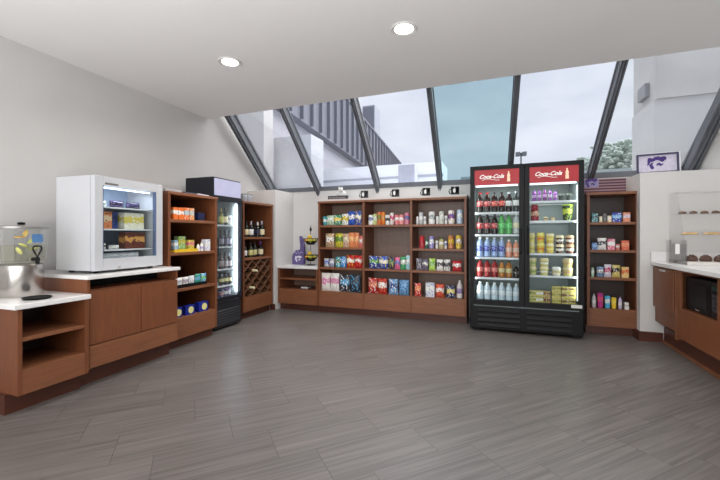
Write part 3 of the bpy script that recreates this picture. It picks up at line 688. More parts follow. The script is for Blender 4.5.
row('X', P-.02, .622, 'left unit third shelf', [
 (180.2, 6.5, 9.5, 'bag', (W9, (190, 190, 196), W9), 'white and grey packet', .0, .0, .03), (186.6, 6, 9.5, 'bag', (W9, SIL, (200, 160, 170)), 'white packet', .0, .0, .03), (192.6, 5.6, 9.5, 'bag', ((216, 220, 226), W9, SIL), 'pale grey packet', .0, .0, .03), (198.8, 5.6, 10.5, 'bag', ((40, 150, 130), LBL, GRN), 'green and blue packet', .0, .0, .03), (204.6, 5, 10, 'bag', ((90, 170, 210), (60, 180, 100), W9), 'light blue packet', .0, .0, .03)], g)
row('X', P, .315, 'left unit bottom shelf', [
 (178, 8.4, 9.5, 'box', ((22, 40, 140), (22, 40, 140), (22, 40, 140)), 'bright blue carton'), (190.2, 9.4, 9.5, 'box', ((22, 40, 140), (22, 40, 140), (22, 40, 140)), 'bright blue carton'), (203.6, 9.6, 9.5, 'box', ((22, 40, 140), (22, 40, 140), (22, 40, 140)), 'bright blue carton')], g)
for o in [o for o in bpy.data.objects if o.get('label', '').startswith('bright blue carton')]:
    wd = max(v.co.x for v in o.data.vertices); ht = max(v.co.z for v in o.data.vertices)
    bm = nb(); lathe(bm, [(0, 0), (ht*.36, 0), (ht*.36, .002), (0, .002)], 0, 0, 20); bmesh.ops.transform(bm, matrix=Matrix.Translation((wd*.15, -.0005, ht*.5)) @ Matrix.Rotation(PI/2, 4, 'X'), verts=bm.verts)
    obj('round_label', bm, flat((230, 226, 150)), o)
for k, (py, lb) in enumerate(((2.86, 'flat grey booklet lying on top of the left shelving unit'), (3.1, 'dark blue booklet lying on top of the left shelving unit'), (3.27, 'small white packet lying on top of the left shelving unit'))):
    tag(obj('booklet', B(-.1, .1, -.07, .07, 0, .022 if k else .03, .003), flat([(170, 170, 172), (52, 58, 78), (216, 212, 220)][k]), loc=(XBK-.14, py, 1.611), rot=(0, 0, PI/2+.1*k)), lb, 'booklet', 'flat items on top of the left shelving unit')

# ---- wine rack bottles
P = XW-.08; g = 'wine bottles in the wine rack'
DG = (22, 26, 20)
row('X', P, 1.14, 'wine rack top shelf', [
 (248.2, 3.2, 16, 'wine', (DG, CRM, BLK), 'dark bottle with cream label'), (253, 3.2, 16, 'wine', (DG, W9, SIL), 'dark bottle with white label', 0, -.05), (256.4, 2.8, 14.5, 'wine', (DG, (40, 44, 60), BLK), 'all-dark bottle', 0, .05), (259.4, 2.8, 15, 'wine', (DG, (50, 54, 74), W9), 'dark bottle with navy label'), (264, 3.4, 16, 'wine', (DG, CRM, SIL), 'dark bottle with cream label')], g)
row('X', P, .845, 'wine rack second shelf', [
 (246.6, 3.2, 15, 'wine', (DG, W9, BLK), 'dark bottle with white label'), (252.4, 3, 15, 'wine', ((52, 56, 30), (216, 210, 140), BLK), 'green bottle with yellow label'), (256.6, 3, 15, 'wine', (DG, (200, 196, 140), BLK), 'dark bottle with pale yellow label'), (262.6, 3.4, 15, 'wine', ((30, 22, 30), CRM, PUR), 'dark bottle with cream label')], g)
for px, py, lb in ((253.8, 270.5, 'bottle lying in the upper wine rack lattice, pale neck showing'), (250.8, 287.5, 'bottle lying in the lower wine rack lattice, pale neck showing')):
    yy, d = atX(px, XW+.0); z = zz(py, d)
    t = thing('wine_bottle', lb, 'wine bottle', (XW+.03, yy, z), 0, 'bottles lying in the lattice'); t.rotation_euler = (0, math.radians(-90), 0)
    obj('body', lathe(nb(), [(0, .30), (.036, .30), (.037, .28), (.037, .12), (.014, .07), (.013, .05), (0, .05)], 0, 0, 16), M('bottle_glass_22_26_20'), t, True)
    obj('capsule', lathe(nb(), [(0, -.03), (.017, -.03), (.018, .055), (0, .055)], 0, 0, 12), flat(CRM), t, True)
yy, d = atX(243.5, XW-.1)
for k in range(2):
    jx = yy+.12*k+.03
    jr = tag(obj('glass_jar', lathe(nb(), [(0, 0), (.045, 0), (.05, .01), (.05, .09), (.04, .1), (.037, .1), (.045, .085), (.045, .012), (0, .01)], 0, 0, 16), M('jar_glass', (176, 182, 192), .1), None, True, loc=(XW-.12, jx, 1.641)), ['small glass jar on top of the wine rack, nearer the slim cooler', 'small glass jar on top of the wine rack, farther from the cooler'][k], 'jar', 'jars on the wine rack')
    obj('lid', lathe(nb(), [(0, .101), (.042, .101), (.042, .115), (0, .115)], 0, 0, 16), STEEL, jr, True)

# ================================================================ COOLERS
def grille(bm, x0, x1, z0, z1, n, y):
    st = (z1-z0)/n
    for k in range(n):
        z = z0+k*st
        v = [bm.verts.new(p) for p in ((x0, y, z+st*.15), (x1, y, z+st*.15), (x1, y-.014, z+st*.3), (x0, y-.014, z+st*.3), (x0, y-.002, z+st*.8), (x1, y-.002, z+st*.8))]
        bm.faces.new((v[0], v[1], v[2], v[3])); bm.faces.new((v[3], v[2], v[5], v[4])); bm.faces.new((v[0], v[3], v[4])); bm.faces.new((v[1], v[5], v[2]))
    return bm
# --- two-door drinks fridge
FX0, FX1, FY = -.30, .92, 4.66
fr = thing('drinks_fridge', 'tall black double glass door drinks fridge with red headers', 'fridge', (FX0, FY, 0))
FW, FD, FH = FX1-FX0, .72, 2.01
LINER = M('fridge_liner', (140, 150, 148), .4, var=.02)
obj('side_panel', B(0, .04, .06, FD, .03, FH), BLACK, fr); obj('side_panel', B(FW-.04, FW, .06, FD, .03, FH), BLACK, fr)
obj('roof', B(.04, FW-.04, .06, FD, FH-.05, FH), BLACK, fr); obj('back_panel', B(.04, FW-.04, FD-.04, FD, .3, FH-.05), LINER, fr)
obj('floor_pan', B(.04, FW-.04, .06, FD-.04, .30, .36), LINER, fr)
for x in (.04, FW-.046): obj('liner_side', B(x, x+.006, .08, FD-.04, .36, FH-.05), LINER, fr)
obj('mullion', B(FW/2-.025, FW/2+.025, .06, .1, .36, FH-.05), LINER, fr)
obj('machine_case', B(.0, FW, .03, FD, .03, .30, .012), BLACK, fr)
for x in (.06, FW-.1): obj('foot', B(x, x+.05, .08, .13, 0, .03), BLACK, fr)
for x in (.06, FW-.1): obj('foot', B(x, x+.05, FD-.13, FD-.08, 0, .03), BLACK, fr)
obj('kick_grille', grille(grille(nb(), .09, FW/2-.05, .05, .29, 4, .03), FW/2+.03, FW-.12, .05, .29, 4, .03), M('grille_black', (18, 19, 21), .5, spec=.25), fr)
REDM = M('header_red', (168, 36, 44), .45, var=.03, emit=(180, 36, 44), es=.12)
WT = M('lettering_white', (236, 232, 226), .5, emit=(250, 245, 240), es=.15)
zh0, zh1, zg0 = 1.775, 1.955, .385
for k in (0, 1):
    x0 = .003 if k == 0 else FW/2+.003; x1 = x0+FW/2-.006; q = .052
    dr = obj('door', box(box(box(box(nb(), x0, x0+q, 0, .055, .325, FH-.005, .004), x1-q, x1, 0, .055, .325, FH-.005, .004), x0+q, x1-q, 0, .055, .325, zg0), x0+q, x1-q, 0, .055, zh1, FH-.005), BLACK, fr)
    obj('glass_pane', B(x0+q, x1-q, .02, .026, zg0, zh0), GL, dr)
    obj('header_panel', B(x0+q, x1-q, .004, .04, zh0, zh1), REDM, dr)
    cx = (x0+x1)/2-.06
    text('Coca-Cola', .064, WT, dr, (cx, .001, (zh0+zh1)/2+.006), .45, .0022)
    bm = nb(); pts = [(cx-.105+.2*i/14, -.001, (zh0+zh1)/2-.036+.012*math.sin(i/14*PI*1.6)+.01*i/14) for i in range(15)]; tube(bm, pts, .0035, 6); obj('swash', bm, WT, dr)
    bx = x1-q-.115
    bm = nb(); zc = (zh0+zh1)/2-.06
    prism(bm, [(bx+a*.017, zc+b*.12) for a, b in ((-1, 0), (1, 0), (1.0, .3), (.75, .42), (1, .55), (.9, .68), (.4, .84), (.4, 1), (-.4, 1), (-.4, .84), (-.9, .68), (-1, .55), (-.75, .42), (-1, .3))], 0, .003); obj('bottle_emblem', bm, M('emblem_cream', (236, 200, 170), .5, emit=(236, 200, 170), es=.3), dr)
    hx_ = x1-.035 if k == 0 else x0+.035
    obj('handle', tube(nb(), [(hx_, 0, .95), (hx_, -.035, .98), (hx_, -.035, 1.25), (hx_, 0, 1.28)], .009, 8), BLACK, dr, True)
    if k == 1: obj('sticker', B(x1-q-.075, x1-.02, -.002, 0, .352, .388), flat((220, 220, 215)), dr)
    lv = [1.447, 1.175, .893, .645] if k == 0 else [1.567, 1.335, .952, .692]
    for z in lv:
        bm = nb(); xa, xb = (.05, FW/2-.01) if k == 0 else (FW/2+.01, FW-.05)
        box(bm, xa, xb, .1, .112, z-.02, z+.004); box(bm, xa, xb, FD-.07, FD-.06, z-.01, z)
        for i in range(14):
            xx = xa+.02+(xb-xa-.04)*i/13; tube(bm, [(xx, .105, z-.004), (xx, FD-.065, z-.004)], .003, 5)
        obj('shelf', bm, WHITE, fr)
    obj('light_strip', B(x0+q+.01, x1-q-.01, .075, .095, zh0-.015, zh0+.005), M('tube_white', (250, 252, 255), .5, emit=(240, 250, 250), es=1.5), fr)
    area('fridge_light', (FX0+(x0+x1)/2, FY+.13, 1.77), (math.radians(20), 0, 0), .42, .06, 1.9, (.93, 1, .97))
    sx_ = FX0+(.062 if k == 0 else FW-.062)
    area('fridge_light', (sx_, FY+.1, 1.05), (0, (PI/2 if k else -PI/2), 0), 1.2, .03, 1.5, (.93, 1, .97))
obj('light_strip', B(FW-.058, FW-.046, .08, .1, .42, 1.74), M('tube_soft', (250, 252, 255), .5, emit=(240, 250, 250), es=.9), fr)
P = FY+.115; g = 'drinks in the left side of the fridge'
COK = (34, 16, 14)
def six(specs, y0, hp, z, place):
    row('Y', P, z+.004, place, [(480+7.25*i, 7.2, hp*s[3], 'bottle', s[:3], s[4]) for i, s in enumerate(specs)], g)
six([(COK, RED, RED, 1, 'cola bottle with red label')]*2+[(COK, (216, 60, 44), BLK, 1, 'cola bottle with bright red label')]*2+[(COK, W9, SIL, 1, 'cola bottle with white label'), ((60, 64, 66), W9, SIL, 1.03, 'grey bottle with white label')], 0, 20, 1.447, 'fridge left top shelf')
six([(COK, RED, BLK, 1, 'cola bottle with red label')]*3+[((90, 170, 90), (70, 210, 90), GRN, 1, 'green soda bottle')]*2+[((190, 196, 196), CRM, W9, 1.04, 'clear bottle with cream label')], 0, 20, 1.175, 'fridge left second shelf')
six([((150, 170, 210), (40, 60, 170), W9, 1, 'water bottle with blue label')]*4+[((226, 150, 120), (232, 190, 170), W9, .88, 'peach juice bottle')]*2, 0, 20, .893, 'fridge left third shelf')
six([((150, 30, 34), (216, 90, 80), BLK, 1, 'red juice bottle')]*3+[((176, 110, 40), (206, 190, 120), BLK, .95, 'amber tea bottle')]*2+[((40, 20, 20), (60, 50, 50), BLK, .7, 'short dark bottle')], 0, 17.5, .645, 'fridge left fourth shelf')
six([((200, 216, 226), (226, 234, 240), W9, 1, 'clear water bottle')]*6, 0, 17.5, .364, 'fridge left bottom shelf')
g = 'food and drinks in the right side of the fridge'
PP = (150, 90, 170)
row('Y', P, 1.571, 'fridge right top shelf', [(534.5, 4.6, 11, 'bottle', (PP, (200, 150, 210), PUR), 'purple juice bottle'), (539.6, 4.6, 11, 'bottle', (PP, (200, 150, 210), PUR), 'purple juice bottle'), (545, 4.6, 12, 'bottle', ((120, 60, 120), (190, 130, 200), PUR), 'dark purple juice bottle'), (550.4, 4.6, 11, 'bottle', (PP, (210, 190, 220), PUR), 'pale purple juice bottle'), (555.6, 4.4, 10, 'bottle', (PP, (200, 150, 210), PUR), 'purple juice bottle'), (562, 6.4, 6.5, 'tub', ((60, 66, 60), BLK, (110, 120, 110)), 'small dark tub'), (569.6, 6.4, 7, 'tub', ((50, 56, 50), BLK, (120, 130, 120)), 'small dark tub')], g)
row('Y', P, 1.339, 'fridge right second shelf', [(535, 7.6, 16, 'jar', ((140, 26, 40), (206, 170, 140), (150, 30, 40)), 'red jar with cream label'), (546, 5.4, 4, 'tub', (BEI, BRN, CRM), 'small brown tub'), (553, 5, 3.5, 'tub', (CRM, BEI, BEI), 'small cream tub'), (568.4, 10.4, 16, 'cup', ((60, 70, 40), (206, 220, 90), (190, 226, 60)), 'lime green and black tub')], g)
def stack(px, wp, hp, n, kind, cols, desc, z, place, step=None, back=0.):
    c, d = atY(px, P); hh = round(hp/F*d*200)/200; wd = round((atY(px+wp/2, P)[0]-atY(px-wp/2, P)[0])*1.2*200)/200
    for k in range(n):
        lv = ['bottom', 'top'][k] if n == 2 else ['bottom', 'middle', 'top'][k] if n == 3 else 'single'
        product(kind, wd, hh, cols, '%s, %s' % (desc, place) if n == 1 else '%s, %s of its stack, %s' % (desc, lv, place), CAT[kind], (c, P+back, z+k*(hh+.001)), 0, g)
YC1, YC2 = (222, 190, 70), (236, 222, 120)
for px, w_, cols, ds in ((532, 6, (YC2, (200, 190, 110), CRM), 'pale yellow fruit tub'), (541, 7, (YC1, ORG, YC2), 'orange and yellow fruit tub'), (550.6, 7, (YC1, YC2, CRM), 'bright yellow fruit tub'), (560.3, 7.4, ((90, 50, 50), W9, CRM), 'parfait tub'), (570.6, 8, ((110, 66, 50), W9, (206, 170, 130)), 'brown and white dessert tub')):
    stack(px, w_, 10 if px < 555 else 9, 2, 'tub', cols, ds, .956, 'fridge right third shelf')
for px, w_, n, cols, ds in ((533, 7, 2, ((206, 206, 130), (150, 170, 90), CRM), 'greenish salad tub'), (544.6, 8, 2, ((206, 196, 110), W9, CRM), 'yellow salad tub'), (557, 8, 1, ((216, 206, 180), (190, 180, 100), W9), 'lone cream salad tub'), (568.6, 9, 2, ((196, 190, 110), (200, 150, 120), (216, 196, 160)), 'yellow and pink salad tub')):
    stack(px, w_, 8.5, n, 'tub', cols, ds, .696, 'fridge right fourth shelf')
for px, w_, n, cols, ds in ((532.5, 6.4, 2, ((216, 206, 110), (150, 160, 80), CRM), 'yellow sandwich pack'), (539.6, 6.4, 2, ((206, 196, 100), W9, BEI), 'cream sandwich pack'), (547, 6, 2, ((170, 140, 80), BRN, CRM), 'brown sandwich pack'), (556.4, 7.6, 3, ((200, 180, 90), (150, 150, 70), CRM), 'golden sandwich pack'), (568.6, 12, 3, ((190, 176, 90), (120, 90, 60), CRM), 'wide golden sandwich pack')):
    stack(px, w_, 6.2, n, 'wedge', cols, ds, .364, 'fridge right bottom shelf')

# --- slim cooler
SX, SY0, SY1 = -3.16, 3.50, 4.00
sc = thing('slim_cooler', 'slim tall black cooler with glass door and lit white header', 'cooler', (SX, SY0, 0), PI/2)
SW, SD, SH = SY1-SY0, .46, 1.875
SDK = M('cooler_black', (28, 30, 38), .5, var=.08, spec=.3)
obj('side_panel', B(0, .03, .03, SD, .02, SH), SDK, sc); obj('side_panel', B(SW-.03, SW, .03, SD, .02, SH), SDK, sc); obj('roof', B(.03, SW-.03, .03, SD, SH-.03, SH), SDK, sc)
obj('back_panel', B(.03, SW-.03, SD-.03, SD, .3, SH-.03), LINER, sc)
for x in (.03, SW-.036): obj('liner_side', B(x, x+.006, .05, SD-.03, .36, 1.64), LINER, sc)
obj('floor_pan', B(.03, SW-.03, .03, SD-.03, .3, .345), LINER, sc); obj('machine_case', B(.03, SW-.03, .03, SD-.03, .02, .3), SDK, sc)
obj('header_housing', B(.03, SW-.03, .03, .3, 1.64, SH-.03), SDK, sc)
hp_ = obj('header_panel', B(.015, SW-.015, .012, .03, 1.655, 1.86, .003), M('lit_header', (150, 150, 172), .4, emit=(206, 206, 240), es=.36), sc)
obj('front_grille', grille(B(.01, SW-.01, .015, .03, .03, .335), .04, SW-.04, .06, .25, 6, .015), M('grille_dark', (30, 32, 38), .45), sc)
q = .035
d_ = obj('door', box(box(box(box(nb(), 0, q, 0, .03, .35, 1.645, .003), SW-q, SW, 0, .03, .35, 1.645, .003), q, SW-q, 0, .03, .35, .40), q, SW-q, 0, .03, 1.59, 1.645), SDK, sc)
obj('glass_pane', B(q, SW-q, .012, .017, .40, 1.59), GL, d_); obj('handle', tube(nb(), [(q*.5, 0, .9), (q*.5, -.03, .92), (q*.5, -.03, 1.12), (q*.5, 0, 1.14)], .007, 8), SDK, d_, True)
obj('light_strip', B(SW-.075, SW-.05, .04, .055, .42, 1.58), M('led_white', (250, 250, 255), .5, emit=(225, 228, 255), es=2.6), sc)
area('cooler_light', (SX-.07, SY1-.08, 1.0), (PI/2, 0, math.radians(-15)), .05, 1.1, 4.5, (.85, .88, 1))
zl = []
for y in (225, 246.5, 268.5, 285): zl.append(zz(y, atX(228, SX-.07)[1]))
for z in zl: obj('shelf', B(.04, SW-.04, .06, SD-.04, z-.015, z, .002), WHITE, sc)
P = SX-.09; g = 'bottles in the slim cooler'
row('X', P, zl[0]+.001, 'slim cooler top shelf', [(223, 3.8, 17, 'wine', ((120, 120, 50), (200, 190, 110), (190, 180, 90)), 'yellow green bottle'), (227.2, 3.8, 17, 'wine', ((36, 40, 30), CRM, (60, 60, 40)), 'dark bottle with cream label'), (231.2, 3.4, 10, 'can', (W9, (190, 190, 200), BLK), 'white can')], g)
row('X', P, zl[1]+.001, 'slim cooler second shelf', [(223, 3.6, 16, 'wine', ((34, 30, 34), (120, 116, 130), BLK), 'dark bottle with grey label'), (227.1, 3.6, 16, 'wine', ((34, 30, 34), (90, 86, 110), BLK), 'dark bottle with mauve label'), (231.1, 3.6, 16, 'wine', ((34, 30, 34), (150, 146, 160), BLK), 'dark bottle with pale label')], g)
row('X', P, zl[2]+.001, 'slim cooler third shelf', [(223, 3.6, 16, 'wine', ((80, 66, 60), (150, 140, 140), (100, 86, 80)), 'brown bottle'), (227.1, 3.6, 16, 'wine', ((80, 66, 60), (130, 120, 120), (60, 50, 50)), 'brown bottle with dark cap'), (231.1, 3.4, 15, 'wine', ((60, 50, 50), (170, 160, 160), SIL), 'brown bottle with silver cap')], g)
row('X', P, zl[3]+.001, 'slim cooler fourth shelf', [(223, 3.6, 12, 'bottle', ((46, 40, 36), (206, 190, 110), BLK), 'dark bottle with yellow label'), (227.1, 3.6, 12, 'bottle', ((46, 40, 36), (216, 206, 130), BLK), 'dark bottle with pale yellow label'), (231.1, 3.6, 12, 'bottle', ((46, 40, 36), (190, 180, 120), BLK), 'dark bottle with beige label')], g)
row('X', P, .346, 'slim cooler bottom shelf', [(222.8, 3.4, 11, 'can', ((60, 70, 130), (180, 90, 110), W9), 'blue and pink can'), (226.4, 3.4, 11, 'can', ((60, 70, 120), W9, (170, 70, 80)), 'blue and white can'), (230, 3.4, 11, 'can', ((110, 100, 140), W9, NVY), 'mauve can')], g)

# --- countertop freezer
fz = thing('countertop_freezer', 'white countertop glass-door freezer on the left counter', 'freezer', (-2.965, 1.965, .862), PI/2+math.radians(3))
ZW, ZD, ZH = .66, .43, .785
PL = M('freezer_white', (192, 194, 198), .3, var=.015)
for x in (.05, ZW-.09):
    for y in (.06, ZD-.1): obj('foot', B(x, x+.03, y, y+.03, 0, .02), BLACK, fz)
obj('side_panel', B(0, .045, .05, ZD, .02, ZH, .006), PL, fz); obj('side_panel', B(ZW-.045, ZW, .05, ZD, .02, ZH, .006), PL, fz)
obj('roof', B(.045, ZW-.045, .05, ZD, ZH-.05, ZH), PL, fz); obj('base', B(.045, ZW-.045, .05, ZD, .02, .1), PL, fz); obj('back_panel', B(.045, ZW-.045, ZD-.04, ZD, .1, ZH-.05), M('freezer_liner', (150, 166, 186), .4), fz)
q = .07
d_ = obj('door', box(box(box(box(nb(), 0, q, 0, .045, .02, ZH, .006), ZW-q, ZW, 0, .045, .02, ZH, .006), q, ZW-q, 0, .045, .02, .115), q, ZW-q, 0, .045, ZH-.075, ZH), PL, fz)
obj('glass_pane', B(q, ZW-q, .015, .02, .115, ZH-.075), GL, d_)
obj('gasket', box(box(nb(), q, q+.008, .005, .04, .115, ZH-.075), ZW-q-.008, ZW-q, .005, .04, .115, ZH-.075), M('gasket_blue', (86, 100, 130), .5), d_)
obj('badge', B(q+.015, q+.13, -.001, .0, ZH-.066, ZH-.05), STEEL, d_)
obj('lock', lathe(nb(), [(0, 0), (.008, 0), (.008, .02), (0, .02)], .2, -.01, 10, .03), STEEL, d_)
fzs = [.545, .36, .185]
for z in fzs: obj('shelf', B(.05, ZW-.05, .07, ZD-.05, z-.012, z, .002), WHITE, fz)
obj('light_strip', B(q+.02, ZW-q-.02, .06, .075, ZH-.09, ZH-.078), M('freezer_led', (250, 250, 255), .5, emit=(226, 232, 255), es=2.5), fz)
l = area('freezer_light', (0, 0, 0), (math.radians(25), 0, 0), .45, .05, 1.1, (.85, .9, 1)); l.parent = fz; l.location = (ZW/2, .1, ZH-.1)
fm = Matrix.Translation(fz.location) @ Matrix.Rotation(fz.rotation_euler.z, 4, 'Z')
g = 'frozen food in the countertop freezer'
for x, y, z, kind, w_, h_, cols, ds, dp in [
 (.14, .1, fzs[0], 'bag', .11, .05, (W9, (140, 190, 120), W9), 'pale green frozen bag, top shelf left of freezer', .05), (.29, .1, fzs[0], 'bag', .14, .06, ((60, 44, 80), BLK, (110, 90, 140)), 'dark purple frozen bag, top shelf middle of freezer', .06), (.45, .1, fzs[0], 'bag', .15, .06, ((50, 44, 76), (80, 70, 110), BLK), 'dark purple frozen bag, top shelf right of freezer', .06),
 (.15, .1, fzs[1], 'box', .15, .145, ((216, 130, 80), (220, 190, 150), BRN), 'orange frozen meal carton, second shelf left of freezer', .12), (.275, .14, fzs[1], 'box', .07, .15, ((40, 60, 120), NVY, BLU), 'narrow blue carton, second shelf middle of freezer', .1), (.44, .1, fzs[1], 'box', .2, .145, ((226, 222, 200), (214, 196, 90), W9), 'white and yellow carton, second shelf right of freezer', .12),
 (.13, .1, fzs[2], 'bag', .12, .05, (W9, (110, 70, 60), W9), 'white and brown packet, third shelf left of freezer', .05), (.26, .1, fzs[2], 'bag', .1, .035, (W9, W9, (120, 80, 70)), 'small white packet, third shelf middle of freezer', .05), (.45, .1, fzs[2], 'box', .2, .145, ((104, 50, 36), (206, 150, 80), (80, 40, 30)), 'brown carton with golden picture, third shelf right of freezer', .08),
 (.33, .12, .101, 'box', .34, .05, ((200, 206, 214), W9, SIL), 'low white carton on the freezer floor', .15)]:
    p = fm @ Vector((x, y, z+.001)); product(kind, w_, h_, cols, ds, CAT[kind], p, fz.rotation_euler.z, g, dp)

# ================================================================ COUNTER OBJECTS
# drinks dispenser
dx, dy = -3.27, 1.645; ct_z = .726
ds = thing('drinks_dispenser', 'clear drinks dispenser with steel base and black tap holding lemons', 'drinks dispenser', (dx, dy, ct_z))
DR_ = .15
bm = lathe(nb(), [(0, 0), (DR_*.82, 0), (DR_*.86, .01), (DR_*.86, .225), (DR_*.8, .235), (0, .235)], 0, 0, 40); obj('steel_base', bm, STEEL, ds, True)
obj('tank', lathe(nb(), [(0, .238), (DR_*.92, .238), (DR_*1.02, .49), (DR_*1.0, .49), (DR_*.9, .25), (0, .25)], 0, 0, 40), glass('tank_plastic', (250, 251, 250), .03), ds, True)
obj('lemonade', lathe(nb(), [(0, .252), (DR_*.885, .252), (DR_*.93, .37), (0, .37)], 0, 0, 40), glass('drink', (246, 246, 226), .02), ds, True)
obj('lid', lathe(nb(), [(DR_*.3, .505), (DR_*1.06, .49), (DR_*1.06, .505), (DR_*.5, .515), (0, .52)], 0, 0, 40), M('lid_grey', (150, 148, 146), .3, .5), ds, True)
obj('lid_knob', lathe(nb(), [(0, .52), (.02, .52), (.024, .535), (0, .54)], 0, 0, 16), BLACK, ds, True)
obj('ice_core', lathe(nb(), [(0, .25), (.04, .25), (.04, .48), (0, .48)], 0, 0, 20), glass('core', (244, 246, 247), .03), ds, True)
tdir = 0.; ca, sa = math.cos(tdir), math.sin(tdir)
r0 = DR_*.92
bm = nb(); tube(bm, [(r0*ca, r0*sa, .27), ((r0+.06)*ca, (r0+.06)*sa, .27)], .014); tube(bm, [((r0+.05)*ca, (r0+.05)*sa, .285), ((r0+.05)*ca, (r0+.05)*sa, .235)], .013)
tp = obj('tap', bm, BLACK, ds, True)
cxp = Vector(((r0+.05)*ca, (r0+.05)*sa, 0)); ax = Vector((-sa, ca, 0))
obj('tap_lever', tube(nb(), [cxp+ax*a+Vector((0, 0, z)) for a, z in ((0, .285), (-.012, .31), (-.028, .345), (-.022, .362), (0, .366), (.022, .362), (.028, .345), (.012, .31))], .006, 8, True), BLACK, tp, True)
obj('sign', B(-.035, .035, -.003, 0, -.03, .03), M('sign_blue', (74, 118, 168), .5), ds, loc=(DR_*1.03*math.cos(.12), DR_*1.03*math.sin(.12), .42), rot=(math.radians(-4), 0, PI/2+.12))
for k, (a, b, z, c) in enumerate(((.07, -.05, .43, (240, 176, 60)), (.06, .0, .455, (240, 190, 70)), (.07, -.02, .37, (222, 220, 90)), (.05, .05, .40, (206, 214, 90)), (.075, -.055, .33, (226, 220, 110)), (.04, .07, .345, (214, 216, 100)))):
    bm = nb(); bmesh.ops.create_uvsphere(bm, u_segments=14, v_segments=8, radius=.027, matrix=Matrix.Translation((a*.8, b*.8, z)) @ Matrix.Rotation(k*1.3, 4, 'X') @ Matrix.Diagonal((1.1, 1.1, .3, 1)))
    obj('fruit_slice', bm, M('citrus_%d' % k, tuple(int(v*.7+70) for v in c), .5), ds, True)
tag(obj('drip_tray', lathe(nb(), [(0, 0), (.075, 0), (.085, .012), (.08, .014), (.07, .006), (0, .006)], 0, 0, 28), BLACK, None, True, loc=(-3.0, 1.60, ct_z)), 'round black drip tray in front of the drinks dispenser', 'drip tray')

# foam finger
X, d = atY(300.5, 5.25)
ff = thing('foam_finger', 'purple foam pointing hand with white wildcat print on the corner counter', 'foam finger', (X-.01, 5.22, .691))
sc_ = .50
pts = [(-.36, 0), (.34, 0), (.36, .3), (.35, .62), (.34, .7), (.34, .95), (.26, 1.32), (.12, 1.5), (.04, 1.46), (.08, 1.3), (.12, 1.0), (.13, .72), (.04, .78), (-.05, .72), (-.12, .76), (-.22, .7), (-.3, .6), (-.38, .42)]
bm = prism(nb(), [(a*sc_*.62, b*sc_*.62) for a, b in pts], -.03, .03); bmesh.ops.bevel(bm, geom=[e for e in bm.edges], offset=.008, segments=2, affect='EDGES')
obj('foam_hand', bm, M('foam_purple', (98, 86, 136), .85, bump=.2, scale=60), ff, True)
obj('cat_print', powercat(nb(), .12, -.055, .07, -.034, -.031), flat((226, 220, 232)), ff)
bm = nb(); tube(bm, [(-.08, -.033, .19), (-.05, -.033, .21), (-.03, -.033, .17), (0, -.033, .215), (.03, -.033, .17), (.06, -.033, .21), (.09, -.033, .19)], .004, 6); obj('script_print', bm, flat((200, 190, 220)), ff)
bm = nb(); tube(bm, [(.15*sc_*1.4-.0, -.033, .3), (.115, -.033, .4), (.09, -.033, .42)], .003, 6); obj('finger_print', bm, flat((190, 180, 215)), ff)

# two-tier fruit basket
X, d = atY(313, 5.2)
fb = thing('fruit_basket', 'two-tier black wire fruit stand beside the foam hand', 'fruit stand', (X-.02, 5.16, .691))
BW = M('black_wire', (26, 24, 30), .4, .5)
obj('stem', tube(nb(), [(0, 0, .0), (0, 0, .56)], .005), BW, fb); obj('finial', lathe(nb(), [(0, .53), (.012, .54), (.02, .57), (.008, .6), (0, .64)], seg=12), BW, fb, True)
obj('foot_ring', tube(nb(), [(.07*math.cos(a*PI/10), .07*math.sin(a*PI/10), .006) for a in range(20)], .005, 6, True), BW, fb)
for zb in (.07, .33):
    bm = nb()
    for rr, z in ((.115, zb+.09), (.10, zb+.05), (.05, zb+.0)): tube(bm, [(rr*math.cos(a*PI/12), rr*math.sin(a*PI/12), z) for a in range(24)], .0045, 6, True)
    for a in range(16):
        c, s = math.cos(a*PI/8), math.sin(a*PI/8); tube(bm, [(.0, 0, zb), (.05*c, .05*s, zb), (.10*c, .10*s, zb+.05), (.115*c, .115*s, zb+.09)], .003, 5)
    obj('basket', bm, BW, fb); obj('bowl_liner', lathe(nb(), [(.0, .004), (.05, .006), (.098, .052), (.095, .054), (.048, .010), (0, .008)], cz=zb, seg=20), BW, fb)
    for k, (a, rr, dz, col, nm) in enumerate(((.2, .062, .06, (214, 200, 60), 'lemon'), (1.5, .062, .06, (120, 150, 50), 'lime'), (2.8, .062, .06, (226, 130, 40), 'orange'), (4.0, .062, .06, (232, 170, 50), 'orange'), (5.1, .062, .06, (200, 200, 70), 'lemon'), (4.6, .025, .12, (226, 190, 60), 'lemon'))):
        bm = nb(); bmesh.ops.create_uvsphere(bm, u_segments=14, v_segments=10, radius=.034, matrix=Matrix.Diagonal((1.1, 1, .95, 1)))
        tier = 'upper' if zb > .2 else 'lower'
        side = ['right side', 'back right', 'left side', 'front left', 'front right', 'top of the heap'][k]
        tag(obj(nm, bm, M('fruit_%d_%d_%d' % col, col, .4, bump=.1, scale=40), None, True, loc=(X-.02+rr*math.cos(a), 5.16+rr*math.sin(a), .691+zb+dz)), '%s %s in the %s basket of the wire fruit stand, %s' % ({'lemon': 'yellow', 'lime': 'green', 'orange': 'bright'}[nm], nm, tier, side), 'fruit', 'fruit in the wire stand')

